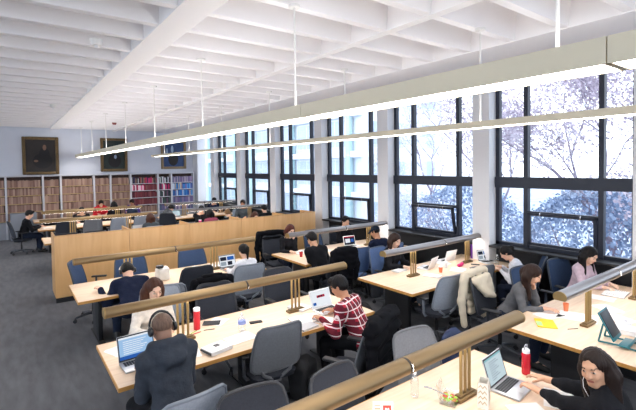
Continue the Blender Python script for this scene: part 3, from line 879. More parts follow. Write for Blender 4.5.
# heater casing under the windows
b = MB(); b.box((7.40, (YF + YB) / 2, .06), (.2, YB - YF - .02, .12)); struct(b.build('baseboard_right', MATS['black_panel']))
# ---------------------------------------------------------------- hanging lights
mat('fixture_cream', 'e2d8be', 0.5); mat('rod_white', 'e2e0dc', 0.5)
mat_emit('pendant_light', (1.0, 0.96, 0.92), 8.0); mat_emit('pendant_uplight', (1.0, 0.98, 0.97), 4.5)
def pendant(label, x0, ya, yb, zb, w, h, rods, seams):
    t = thing('pendant_light', label, 'ceiling light', (x0 + w / 2, ya, zb))
    L = yb - ya; ys = [0] + [s - ya for s in seams] + [L]
    for a, c in zip(ys[:-1], ys[1:]):
        b = MB()
        b.box((-w / 2 + .008, (a + c) / 2, h / 2), (.016, c - a - .006, h)); b.box((w / 2 - .008, (a + c) / 2, h / 2), (.016, c - a - .006, h))
        b.box((0, a + .012, h / 2), (w - .03, .012, h)); b.box((0, c - .012, h / 2), (w - .03, .012, h))
        hs = b.build('housing', MATS['fixture_cream'], t)
        b = MB(); b.box((0, (a + c) / 2, .012), (w - .034, c - a - .04, .01)); b.build('diffuser', MATS['pendant_light'], hs)
        b = MB(); b.box((0, (a + c) / 2, h - .02), (w - .034, c - a - .04, .01)); b.build('top_diffuser', MATS['pendant_uplight'], hs)
    for y in rods:
        b = MB(); b.tube([(0, y - ya, h - .03), (0, y - ya, ZC - zb)], .010, 8); b.lathe([(.06, ZC - zb - .025), (.06, ZC - zb)], 16, c=(0, y - ya, 0)); b.build('hanger_rod', MATS['rod_white'], t)
pendant('long cream ceiling light with a tall side, hanging nearer the bookcases side and the aisle', 2.22, -4.2, 19.3, 3.05, .26, .125, [1.03 + 2.49 * k for k in range(-2, 8)], [-2.9, -.4, .76, 3.25, 5.72, 8.2, 10.7, 13.2, 15.7])
pendant('long slim ceiling light hanging in front of the window tops', 4.46, -4.2, 16.7, 3.02, .2, .075, [.38 + 2.49 * k for k in range(-1, 7)], [-1.7, .8, 5.8, 10.7])
pendant('unseen ceiling light added to brighten the open floor on the aisle side, beyond the left edge', -3.1, -4.2, 17.5, 3.05, .26, .125, [-1.46, 3.52, 8.5, 13.48], [.76, 5.72, 10.7])  # extra pendant out of view, added to lift the light on the left
# ---------------------------------------------------------------- tables and their lamps
tables = [(0.70, 1.33, 1.07, 'nearest maple table with a curly patterned bag, salad box and laptop on it'),
          (0.70, 3.81, 1.09, 'maple table with the red tumbler and the headphones man at its end'),
          (0.74, 6.64, 1.10, 'maple table in front of the wooden carrels where a man rests his head'),
          (0.70, 12.40, 1.15, 'maple table just behind the left end of the carrels'),
          (0.72, 15.25, 1.15, 'maple table beside the far student in black on the aisle'),
          (0.72, 17.75, 1.0, 'maple table nearest the bookcases'),
          (4.50, 1.20, 1.42, 'maple table with the teal tablet stand and yellow pad'),
          (4.60, 3.97, 1.16, 'maple table by the windows with the purple bottle and pink case'),
          (4.45, 6.42, 1.26, 'maple table by the windows with the small red cup'),
          (4.50, 12.40, 1.15, 'maple table by the windows behind the carrels'),
          (4.50, 15.25, 1.15, 'maple table by the windows at the far end of the room'),
          ]
TP = {}
for x, y, W, lab in tables:
    kx = 2.85 if x > 4 else 3.0
    key = (kx, W)
    if key not in TP: TP[key] = make_table(kx, W, lab)
    place(TP[key], (x, y, 0), 0, lab, 'reading tables in rows')
L_L = make_lamp(3.0, 'brass_tube', 'x', (-.75, .70)); L_R = make_lamp(3.0, 'window_lit_tube', 'x', (-.80, .72))
lamps = [(L_L, 2.18, 1.95, 'brass tube lamp crossing in front on the nearest table'), (L_L, 2.22, 4.45, 'brass tube lamp over the table with the red tumbler'),
         (L_L, 2.27, 7.20, 'brass tube lamp over the table in front of the carrels'), (L_L, 2.17, 13.35, 'brass tube lamp just behind the carrels, towards the aisle'),
         (L_L, 2.37, 15.95, 'brass tube lamp on the table nearest the brown bookcases'), (L_R, 6.08, 1.97, 'window-silvered tube lamp over the tablet stand and the yellow pad'),
         (L_R, 6.18, 4.62, 'window-silvered tube lamp over the purple bottle and pink case'), (L_R, 5.98, 7.08, 'window-silvered tube lamp over the table with the small red cup'),
         (L_R, 6.15, 13.35, 'window-silvered tube lamp just behind the carrels, towards the windows'), (L_R, 6.25, 16.05, 'window-silvered tube lamp furthest away beside the windows')]
for nd_, x, y, lab in lamps:
    place(nd_, (x, y, .7405), 0, lab, 'tube lamps along the reading tables')
# dark oval power outlet set in the table before the carrels
# ---------------------------------------------------------------- study carrels
xs = [.69, 2.04, 3.34, 4.65, 5.95, 6.93]
clab = ['maple study carrel at the aisle end of the row', 'maple study carrel second from the aisle end', 'maple study carrel in the middle of the row', 'maple study carrel second from the window end', 'narrower maple study carrel at the window end of the row']
for i in range(5):
    a, c = xs[i], xs[i + 1]; m = (a + c) / 2; w = c - a
    t = thing('study_carrel', clab[i], 'desk', (m, 9.47, 0), 0, 'study carrels in one row')
    b = MB(); b.box((0, .02, .70), (w - .006, .036, 1.20), .003); bp = b.build('back_panel', MATS['maple_panel'], t)
    b = MB(); b.box((0, .02, 1.305), (w - .004, .044, .012)); b.build('top_edge', MATS['maple_panel_trim'], bp)
    for xx in ([-w / 2 + .016] if i else [-w / 2 + .016]) + ([w / 2 - .016] if i == 4 else []):
        b = MB(); b.box((xx, .39, .70), (.03, .70, 1.215), .003); b.build('side_panel', MATS['maple_panel_trim'], t)
    b = MB(); b.box((0, .36, .73), (w - .07, .64, .03), .003); b.build('desk_board', MATS['maple_top'], t)
    b = MB(); b.box((0, .04, .05), (w - .01, .03, .10)); b.build('kick_board', MATS['black_panel'], t)
# ---------------------------------------------------------------- bookcases, books
mat('shelf_grey', 'c9cad0', 0.6); mat('shelf_wood', 'b59a6a', 0.6); mat('case_back', '4a3a34', 0.8)
bx = [-1.2, -.05, 1.11, 1.70, 2.87, 3.49, 4.28, 5.42, 6.02, 7.06]
blabs = ['bookcase at the edge of the photo, left of the first white upright', 'wide bookcase of brown volumes under the large dark portrait', 'narrow bookcase of brown volumes right of the large dark portrait', 'wide bookcase of brown volumes between the portraits',
         'narrow bookcase of brown volumes left under the green portrait', 'bookcase of brown volumes below the green portrait', 'bookcase with pink and red boxes among dark red books', 'narrow bookcase with dark and white books left of the blue books', 'bookcase of blue books at the window corner']
zs = [.68, 1.0, 1.31, 1.62, 1.93]
tops = 2.33
YC = YB - .36
book_mats = {}
def bmat(h):
    return mat('binding_' + h, h, 0.75)
tan = ['92766a', '9c7e6e', '86685c', 'a3867a', '8c6e64', '7c5e56', 'a88c7c']
red = ['6a2c34', '7a3038', '5c2630', '8a4a4a', '743c44']
mixc = ['b02c5c', 'c83a72', '2a2a3a', '9a3a44', 'd8d4d0', '6a3058', '3a3050']
dark = ['3a4a48', '2c3c3c', '44504a', 'c8ccd0', '30343c', '6a4a60']
blue = ['2a6ab0', '3a82c4', '1f4f92', '5a9ad0', '2f5f9e', 'c8b48a', '7a6a9a', 'c0c8d4', '3c6cae']
purple = ['6a5a86', '54607e', '8a7a94', '4a5a80', '746488', 'a89aa8']
BM = {}
def book_proto(h, wd, ht, dp):
    k = (h, round(wd, 3), round(ht, 3))
    if k not in BM:
        b = MB(); b.box((0, 0, ht / 2), (wd, dp, ht), min(.006, wd * .2), segs=1)
        me_o = b.build('bound_volume', bmat(h)); BM[k] = me_o.data; bpy.data.objects.remove(me_o)
    return BM[k]
rsb = random.Random(5)
CN = {}
for hs_, w_ in ((tan, 'tan'), (red, 'dark red'), (purple, 'greyish purple'), (dark, 'dark'), (blue, 'blue')):
    for q_ in hs_: CN[q_] = w_
CN.update({'b02c5c': 'pink', 'c83a72': 'pink', '2a2a3a': 'black', '9a3a44': 'red', 'd8d4d0': 'white', '6a3058': 'plum', '3a3050': 'dark purple', 'd8246a': 'bright pink', 'e86a9a': 'pink', 'f0d4dc': 'pale pink', '7a2c34': 'dark red', 'c8ccd0': 'pale grey', '6a4a60': 'plum', 'c8b48a': 'cream', 'c0c8d4': 'pale grey', '7a6a9a': 'purple'})

n_books = 0
def palette(i, s):
    if i <= 5: return tan
    if i == 6: return [tan, mixc, red, red, tan][4 - s] if s < 4 else tan[:3] + mixc
    if i == 7: return [purple, dark, dark, mixc, dark][s]
    return [purple, purple, blue, blue, purple][s]
slabels = ['bottom', 'second lowest', 'middle', 'second highest', 'top']
for i in range(9):
    a, c = bx[i], bx[i + 1]; w = c - a; m = (a + c) / 2
    t = thing('bookcase', blabs[i], 'bookcase', (m, YC, 0), 0, 'bookcases along the back wall')
    for s_ in (-1, 1):
        b = MB(); b.box((s_ * (w / 2 - .016), .0, 1.17), (.032, .30, 2.34), .003); b.build('side_panel', MATS['shelf_grey'], t)
    b = MB(); b.box((0, .14, 1.5), (w - .066, .02, 1.64)); b.build('back_panel', MATS['case_back'], t)
    b = MB(); b.box((0, 0, 2.35), (w, .31, .03), .003); b.build('top_panel', MATS['shelf_grey'], t)
    b = MB(); b.box((0, .01, .32), (w - .066, .26, .64)); b.build('base_panel', MATS['plinth_grey'], t)
    for z in zs:
        b = MB(); b.box((0, 0, z - .012), (w - .066, .28, .024)); b.build('shelf', MATS['shelf_wood' if i < 6 else 'shelf_grey'], t)
    rest = MB(); rm = []
    for s, z in enumerate(zs):
        x = a + .036
        pal = palette(i, s); ind = (s == 4) or (s == 3 and i >= 5) or (s == 2 and i >= 6) or (s == 3 and i in (1, 3))
        while True:
            wd = rsb.choice((.044, .05, .056, .062)) if i < 6 else rsb.choice((.03, .04, .05, .06))
            if x + wd > c - .036: break
            ht = rsb.choice((.255, .265, .27, .275)) if i < 6 else rsb.choice((.22, .245, .255, .27))
            h = rsb.choice(pal)
            if i == 6 and s == 3: h = rsb.choice(['d8246a', 'e86a9a', 'f0d4dc', '7a2c34']) if x < a + .55 else rsb.choice(red)
            cx = x + wd / 2
            if ind and n_books < 300:
                o = bpy.data.objects.new('bound_volume', book_proto(h, wd, ht, .2)); COL.objects.link(o); o.location = (cx, YC - .02, z + .0005); n_books += 1
                nm = CN.get(h, 'brown') + (' bound volume' if i < 7 else ' book')
                tag(o, '%s on the %s shelf, %s' % (nm, slabels[s], ['leftmost bookcase', 'wide case under the dark portrait', 'narrow case beside dark portrait', 'wide case between portraits', 'narrow case near green portrait', 'case below the green portrait', 'case with pink boxes', 'narrow case left of blue books', 'corner case'][i]), 'book', 'books on the %s shelf of bookcase %s' % (slabels[s], 'abcdefghi'[i]))
            elif i > 0 or True:
                if h not in rm: rm.append(h)
                rest.box((cx, YC - .02, z + ht / 2 + .0005), (wd - .002, .2, ht), 0, rm.index(h))
            x += wd + .002
    if rest.v:
        o = rest.build('shelved_volumes', [bmat(h) for h in rm], fix=False)
        tag(o, 'rows of further bound volumes on the lower shelves of the %s' % ['leftmost bookcase', 'wide case under the dark portrait', 'narrow case beside the dark portrait', 'wide case between the portraits', 'narrow case left under the green portrait', 'case below the green portrait', 'case with pink boxes', 'narrow case left of the blue books', 'corner case'][i], 'books', 'lower shelf volumes', 'stuff')
# grey cabinet standing before the bookcase at the far aisle
t = thing('low_cabinet', 'low grey cabinet in front of the brown bookcase by the far aisle', 'cabinet', (.45, YC - .42, 0))
mat('cabinet_grey', '7c818b', 0.6)
b = MB(); b.box((0, 0, .5), (.8, .4, .98), .008); b.build('body', MATS['cabinet_grey'], t)
for s_ in (-.2, .2):
    b = MB(); b.box((s_, -.208, .5), (.385, .016, .9), .004); dd = b.build('door', MATS['cabinet_grey'], t)
    b = MB(); b.tube([(s_ * .15, -.216, .45), (s_ * .15, -.235, .47), (s_ * .15, -.235, .58), (s_ * .15, -.216, .6)], .006, 6); b.build('handle', MATS['steel'], dd)
# ---------------------------------------------------------------- portraits
mat('gilt', '6e5838', 0.45, 0.4, var=0.25, scale=20); mat('gilt_pale', '8a765a', 0.45, 0.4)
mat('canvas_dark', '221a17', 0.5, var=0.3, scale=3); mat('canvas_green', '1d2a26', 0.5, var=0.3, scale=3); mat('canvas_blue', '24406e', 0.5, var=0.25, scale=3); mat('robe', '120f12', 0.6); mat('flesh_paint', '7a5a48', 0.6); mat('pale_paint', '9ab0c8', 0.6); mat('paint_brown', '3c2c22', 0.6)
def portrait(label, x0, x1, z0, z1, canvas, gilt, fig):
    t = thing('portrait_painting', label, 'painting', ((x0 + x1) / 2, YB, z0))
    w, h = x1 - x0, z1 - z0; fw = .11
    for cx, cz, sx, sz in ((-w / 2 + fw / 2, h / 2, fw, h), (w / 2 - fw / 2, h / 2, fw, h), (0, fw / 2, w - 2 * fw, fw), (0, h - fw / 2, w - 2 * fw, fw)):
        b = MB(); b.box((cx, -.04, cz), (sx, .07, sz), .02); b.build('frame_rail', MATS[gilt], t)
    b = MB(); b.box((0, -.015, h / 2), (w - .2, .02, h - .2)); cv = b.build('canvas', MATS[canvas], t)
    def blob(cx, cz, rx_, rz, m, name, d):
        b = MB(); n = 26; vs = [(cx + rx_ * math.cos(2 * PI * k / n), -.0255 - d, cz + rz * math.sin(2 * PI * k / n)) for k in range(n)]
        b.add(vs, [list(range(n))]); b.build(name, MATS[m], cv, fix=False)
    if fig == 'seated':
        blob(w * .5, 0, 0, 0, 'robe', 'x', 0) if False else None
        blob(.06, h * .36, w * .27, h * .20, 'robe', 'painted_robe', 0.0); blob(.12, h * .52, w * .15, h * .20, 'robe', 'painted_robe', .0004); blob(.13, h * .72, w * .05, h * .075, 'flesh_paint', 'painted_face', .0008); blob(-.16, h * .36, w * .06, h * .03, 'flesh_paint', 'painted_hand', .0012)
    elif fig == 'bust':
        blob(.02, h * .32, w * .24, h * .2, 'robe', 'painted_robe', 0.0); blob(.06, h * .62, w * .07, h * .085, 'flesh_paint', 'painted_face', .0006); blob(.05, h * .44, w * .05, h * .06, 'pale_paint', 'painted_collar', .0012)
    else:
        blob(-.02, h * .35, w * .2, h * .24, 'robe', 'painted_robe', 0.0); blob(-.06, h * .68, w * .05, h * .13, 'pale_paint', 'painted_mark', .0006); blob(-.3, h * .62, w * .03, h * .1, 'pale_paint', 'painted_mark', .0006); blob(.1, h * .55, w * .06, h * .05, 'flesh_paint', 'painted_face', .001)  # pale blobs are text-like marks in the picture
portrait('large dark portrait of a seated figure in an old gilt frame', .49, 1.70, 2.40, 3.88, 'canvas_dark', 'gilt', 'seated')
portrait('dark green portrait in a gilt frame behind the end of the cream light', 3.21, 4.27, 2.47, 3.90, 'canvas_green', 'gilt', 'bust')
portrait('blue toned painting in a pale gilt frame nearest the windows', 5.71, 6.87, 2.54, 3.88, 'canvas_blue', 'gilt_pale', 'blue')
# ceiling fittings
mat('detector_red', '8a4a48', 0.5)
for lab, x, y, m in (('small round smoke detector above the gap between the portraits', 3.1, 16.2, 'detector_red'), ('small white sprinkler fitting on the plain ceiling left of the beam', 0.95, 5.9, 'rod_white'), ('small white sprinkler fitting further along left of the beam', 0.98, 12.4, 'rod_white')):
    t = thing('ceiling_detector', lab, 'detector', (x, y, ZC))
    b = MB(); b.lathe([(.001, -.06), (.05, -.055), (.07, -.02), (.075, .02)], 18); b.build('housing', MATS[m], t)
    b = MB(); b.lathe([(.001, -.085), (.02, -.08), (.022, -.05)], 12); b.build('sensor', MATS['white_plastic'], t)

# ---------------------------------------------------------------- chairs
G = 'office chairs around the tables'
chairs = [
 ('grey', 2.17, 3.86, 86, 'grey office chair standing empty at the middle of the tumbler table'),
 ('light', .98, 3.13, 96, 'pale grey office chair behind the headphones man'),
 ('grey', 2.82, 3.30, 114, 'grey office chair under the black quilted coat of the plaid shirt student'),
 ('dark', 1.30, 2.34, 262, 'dark office chair pushed to the nearest table, closer to the aisle'),
 ('dark', 2.02, 2.22, 278, 'charcoal office chair with rounded back at the middle of the nearest table'),
 ('grey', 3.02, 2.34, 264, 'grey office chair at the window end of the nearest table'),
 ('dark', 3.3, .82, 95, 'dark office chair of the woman looking at the camera'),
 ('dark', 2.20, 5.10, 266, 'dark office chair with black armrests behind the tumbler table'),
 ('dark', 3.28, 5.22, 268, 'dark slate office chair behind the tumbler table, next to the pale chair'),
 ('light', 1.55, 5.40, 262, 'grey blue office chair of the woman in the cream sweater'),
 ('light', 1.78, 6.04, 72, 'pale blue office chair behind the bowed man in navy'),
 ('dark', 2.42, 6.78, 86, 'dark office chair between the bowed man and the woman in white'),
 ('light', 3.15, 6.36, 84, 'pale grey office chair with wide back behind the woman in white'),
 ('slate_blue', 1.14, 8.12, 335, 'blue office chair turned sideways at the aisle corner of the table before the carrels'),
 ('slate_blue', 1.74, 7.78, 270, 'blue office chair in front of the first carrel seam behind the tube lamp'),
 ('slate_blue', 2.84, 7.74, 268, 'bright blue office chair facing us by the middle carrels'),
 ('light', 5.05, 3.90, 84, 'pale grey office chair with open lower back at the purple bottle table'),
 ('grey', 5.93, 3.94, 74, 'bare grey office chair behind the hanging cream jacket'),
 ('slate_blue', 7.06, 3.62, 118, 'blue office chair of the woman in the white top by the window'),
 ('dark', 5.32, 3.06, 275, 'dark office chair under the cream jacket, of the woman in the grey sweater'),
 ('slate_blue', 6.14, 2.94, 270, 'blue office chair between the grey sweater and pink sweater women'),
 ('slate_blue', 7.1, 2.84, 256, 'blue office chair behind the woman in the pink sweater'),
 ('periwinkle', 5.66, 5.42, 275, 'light blue office chair of the long haired woman by the silvery lamp'),
 ('periwinkle', 5.42, 6.22, 80, 'blue office chair seen side on, left of the long haired woman'),
 ('dark', 4.88, 6.12, 84, 'dark office chair of the man in the black T-shirt'),
 ('periwinkle', 6.22, 6.1, 90, 'blue office chair of the student in the dark cap'),
 ('dark', 4.80, 8.0, 262, 'office chair buried under the black coat of the auburn haired student'),
 ('slate_blue', 5.95, 8.0, 272, 'bright blue office chair beside the student with raised hand by the window'),
 ('dark', 6.80, 8.1, 270, 'dark office chair of the student behind the silvery tube lamp by the window'),
 ('dark', 1.15, 12.25, 88, 'tall dark office chair just over the aisle end of the carrels'),
 ('dark', 1.72, 12.2, 95, 'black office chair next to the tall dark one behind the carrels'),
 ('light', 2.88, 14.95, 92, 'light blue office chair at the far table showing over the first carrel'),
 ('light', 3.62, 14.98, 86, 'light blue office chair at the window end of the far table'),
 ('light', 3.2, 12.05, 86, 'light blue office chair of the brown haired student over the second carrel'),
 ('dark', .30, 15.85, 8, 'black office chair of the far student on the aisle'),
 ('dark', 1.4, 15.0, 90, 'dark office chair at the far table near the aisle'),
 ('grey', 2.1, 15.0, 96, 'grey office chair at the far table before the red hooded student'),
 ('dark', 4.02, 16.3, 5, 'dark office chair with a navy coat at the far end of the aisle between tables'),
 ('dark', 4.56, 15.0, 60, 'dark office chair of the leaning student in the grey hooded top'),
 ('dark', 4.98, 11.95, 90, 'dark office chair of the student with the dark shirt behind the third carrel'),
 ('dark', 5.55, 10.60, 270, 'dark office chair inside the fourth carrel'),
 ('dark', 6.78, 11.95, 92, 'dark office chair by the windows behind the last carrel'),
 ('light', 6.9, 14.0, 268, 'pale office chair behind the upright student in slate by the windows'),
]
for a in chairs: chair(*a, group=G)
# ---------------------------------------------------------------- who sits where
UP = (0, .25, 1)
FACE_L = ((.15, .44, .785), (-.075, .215, .995)); FACE_LD = (None, (.25, .15, 1)); FACE_LN = (None, (.6, -.6, .1))
FACE_R = ((.075, .215, .995), (-.15, .44, .785)); FACE_RD = ((-.25, .15, 1), None); FACE_RN = ((-.6, -.6, .1), None)
p1, M1, H1, A1 = person('student with shaved head in a charcoal hooded top, seen from behind, wearing black headphones', 1.07, 3.46, 95, lean=20, hp=28, scale=1.06, neck_l=.05, elb=.12, hands=((.12, .45, .79), (-.13, .46, .79)), skin='brown', top=('hooded_top', 'charcoal_hoodie'), collar='hood', hair='shaved', hairmat='hair_stubble', trousers='black_trousers', res=.0095)
person('woman with brown hair in a cream sweater reading behind the tumbler table', 1.32, 5.20, 272, lean=16, hp=20, hy=4, hands=((.16, .42, .79), (-.12, .40, .79)), skin='fair', top=('sweater', 'cream_knit'), collar='roll', hair='long_side', hairmat='hair_brown', male=False, res=.0095)
p3, M3, H3, A3 = person('man in a navy jacket resting his head on the table before the carrels', 1.42, 6.42, 84, lean=52, hp=66, hy=8, hands=((.28, .62, .79), (-.40, .50, .79)), scale=1.08, skin='light', top=('jacket', 'navy_cloth'), hair='short', hairmat='hair_black', res=.011)
person('woman with dark ponytail in a white shirt, seen from behind at the photo laptop', 3.26, 6.40, 96, lean=12, hp=22, hands=((.14, .44, .79), (-.14, .46, .79)), skin='light', top=('shirt', 'white_shirt'), hair='ponytail', hairmat='hair_black', male=False, scale=.92, res=.0115)
person('student in a red plaid shirt leaning to a laptop, black quilted coat behind', 3.30, 3.58, 114, lean=28, hp=28, hy=8, hands=((.14, .46, .79), (-.20, .46, .79)), skin='tan', top=('shirt', 'red_plaid'), hair='short', hairmat='hair_black', trousers='black_trousers', res=.0095)
person('man in a black T-shirt holding his head over papers near the red cup', 4.70, 6.22, 93, scale=1.05, lean=24, hp=38, hands=((.20, .42, .79), (-.075, .26, .99)), hdir=(None, (.2, .1, 1)), hand_n=(None, (.6, -.5, .1)), skin='olive', top=('t_shirt', 'black_cloth'), sleeve=.5, hair='short', hairmat='hair_black', trousers='black_trousers', res=.0115)
person('auburn haired student in black with a hand on the cheek beside the wooden carrels', 4.95, 7.9, 268, lean=16, hp=24, hands=FACE_L, hdir=FACE_LD, hand_n=FACE_LN, skin='fair', top=('sweater', 'black_cloth'), hair='bob', hairmat='hair_auburn', male=False, res=.012)
person('dark haired student in black with a raised hand behind the silvery lamp by the windows', 6.74, 8.08, 266, lean=10, hp=20, hands=FACE_L, hdir=FACE_LD, hand_n=FACE_LN, skin='light', top=('sweater', 'black_cloth'), hair='short', hairmat='hair_black', res=.013)
person('student in a dark cap and navy top facing the windows table', 6.16, 6.10, 92, lean=14, hp=24, hy=18, hands=((.14, .44, .79), (-.16, .44, .80)), skin='tan', top=('sweater', 'navy_cloth'), hair='cap', hairmat='cap_navy', res=.0125)
person('long brown haired woman in black at the end of the silvery lamp', 5.68, 5.44, 274, lean=8, hp=24, hands=((.12, .40, .79), (-.14, .40, .79)), skin='fair', top=('jacket', 'black_cloth'), hair='long', hairmat='hair_dark_brown', male=False, res=.0115)
person('woman with dark ponytail in a white top writing beside the purple bottle table', 6.92, 3.46, 112, lean=34, hp=38, hands=((.14, .44, .79), (-.12, .42, .79)), skin='light', top=('sweater', 'white_shirt'), hair='ponytail', hairmat='hair_black', male=False, scale=.94, res=.0105)
person('long dark haired woman in a grey sweater leaning her face on her hand', 5.40, 3.0, 278, lean=27, hp=34, hy=10, hands=((.17, .52, .79), (-.085, .305, .955)), hdir=(None, (.3, .1, 1)), hand_n=(None, (.5, -.6, .1)), skin='light', top=('sweater', 'grey_knit'), sleeve=.85, hair='long', hairmat='hair_dark_brown', male=False, res=.0095)
person('long black haired woman in a pale pink sweater reading by the rightmost window', 7.05, 2.80, 262, lean=14, hp=30, hands=((.14, .44, .79), (-.12, .42, .79)), skin='fair', top=('sweater', 'pink_knit'), hair='long', hairmat='hair_black', male=False, res=.0095)
p14, M14, H14, A14 = person('dark haired woman in black turning to look at the camera beside her laptop', 3.31, .90, 95, lean=28, hp=8, hy=82, ht=8, hands=((.27, .80, .795), (.06, .84, .795)), skin='olive', top=('jacket', 'black_cloth'), collar='roll', sleeve=.72, hair='long_side', hairmat='hair_espresso', trousers='black_trousers', male=False, res=.006, curl=18)
person('far student in black sitting sideways on the aisle before the bookcases', .36, 15.86, 5, lean=12, hp=24, hands=((.10, .44, .80), (-.14, .44, .80)), skin='light', top=('sweater', 'black_cloth'), hair='short', hairmat='hair_black', trousers='jeans_dark', res=.015)
person('dark haired student bowed over the far table near the aisle', 2.03, 16.68, 270, lean=22, hp=45, skin='light', top=('sweater', 'black_cloth'), hair='short', hairmat='hair_black', res=.017)
person('student in a red hooded top far off against the bookcases', 3.02, 18.98, 270, lean=14, hp=30, skin='light', top=('hooded_top', 'red_cloth'), collar='hood', hair='short', hairmat='hair_black', res=.017)
person('dark haired student in black right beside the red hooded one', 3.28, 17.45, 92, lean=14, hp=24, skin='light', top=('sweater', 'black_cloth'), hair='bob', hairmat='hair_black', male=False, res=.017)
person('student in a blue top far off below the pink boxes', 4.28, 18.85, 240, lean=20, hp=35, skin='tan', top=('sweater', 'purple_cloth'), hair='short', hairmat='hair_dark_brown', res=.017)
person('student in a grey hooded top bent over at the far end of the aisle', 4.52, 15.75, 20, lean=38, hp=45, skin='light', top=('hooded_top', 'grey_sweat'), collar='hood', hair='short', hairmat='hair_black', trousers='jeans_dark', res=.016)
person('brown haired student seen from behind over the second carrel', 3.2, 12.12, 86, lean=12, hp=30, skin='fair', top=('sweater', 'slate_cloth'), hair='long', hairmat='hair_brown', male=False, res=.015)
person('student in black with pink papers behind the third carrel', 5.2, 13.75, 265, lean=16, hp=30, hands=FACE_R, hdir=FACE_RD, hand_n=FACE_RN, skin='light', top=('sweater', 'black_cloth'), hair='short', hairmat='hair_black', res=.015)
person('dark haired student in a rose top seen from behind over the third carrel', 4.96, 12.0, 92, lean=20, hp=35, skin='light', top=('sweater', 'rose_cloth'), hair='bob', hairmat='hair_black', male=False, res=.015)
person('fair haired student low over the fourth carrel', 5.62, 12.0, 95, lean=30, hp=45, skin='fair', top=('sweater', 'black_cloth'), hair='short', hairmat='hair_fair', res=.015)
person('brown haired student facing us inside the fourth carrel', 5.55, 10.62, 268, lean=12, hp=22, skin='fair', top=('sweater', 'black_cloth'), hair='long', hairmat='hair_brown', male=False, res=.014)
person('upright student in a slate shirt by the far windows', 6.9, 13.9, 232, lean=2, hp=15, skin='tan', top=('shirt', 'slate_cloth'), hair='short', hairmat='hair_dark_brown', scale=1.05, res=.015)
person('dark haired student in black by the windows behind the last carrel', 6.78, 11.98, 92, lean=10, hp=22, skin='light', top=('jacket', 'black_cloth'), hair='short', hairmat='hair_black', res=.015)
person('dark haired student far off beside the furthest windows', 6.9, 16.7, 266, lean=12, hp=25, skin='light', top=('sweater', 'navy_cloth'), hair='short', hairmat='hair_black', res=.018)

def headphones(label, M, H, A, bandm, cupm, s=1.0):
    T = lambda a, b, c: M @ Vector(H(a, b, c))
    c0 = T(0, -.01, .02)
    t = thing('headphones', label, 'headphones', c0)
    L = lambda a, b, c: T(a, b, c) - c0
    pts = [L(.103 * math.cos(w), -.012, .012 + .128 * math.sin(w)) for w in [PI * k / 18 for k in range(19)]]
    b = MB(); b.tube(pts, .009, 8); b.tube(pts[5:14], .012, 8); b.build('headband', MATS[bandm], t)
    ax = (T(1, 0, 0) - T(0, 0, 0)).normalized()
    for sg in (1, -1):
        ce = L(sg * .098, -.012, -.005); q = ax.to_track_quat('Z', 'Y').to_matrix().to_4x4()
        b = MB(); b.lathe([(.001, -.014), (.034, -.016), (.041, -.008), (.041, .006), (.034, .014), (.001, .016)], 20, M=Matrix.Translation(ce) @ q); b.build('ear_cup', MATS[cupm], t)
mat('headphone_black', '131418', .35); mat('headphone_pale', 'c9b8a8', .4)
headphones('large black headphones on the shaved head at the nearest laptop', M1, H1, A1, 'headphone_black', 'headphone_black')
headphones('pale headphones on the bowed man in navy', M3, H3, A3, 'headphone_pale', 'headphone_black')
# thin earphone cord at her cheek
t = thing('earphones', 'thin white earphone cord hanging at the cheek of the woman looking at the camera', 'earphones', M14 @ Vector(H14(0, 0, 0)))
b = MB(); o0 = M14 @ Vector(H14(0, 0, 0)); pts = [M14 @ Vector(H14(*q)) - o0 for q in ((.064, .03, -.055), (.068, .06, -.085), (.06, .085, -.12), (.04, .095, -.155), (.02, .10, -.19))]
b.tube(pts, .0018, 6); b.build('cord', MATS['white_plastic'], t)
b = MB(); b.lathe([(.001, -.008), (.008, -.004), (.007, .008), (.001, .01)], 12, c=tuple(pts[0])); b.build('ear_piece', MATS['white_plastic'], t)

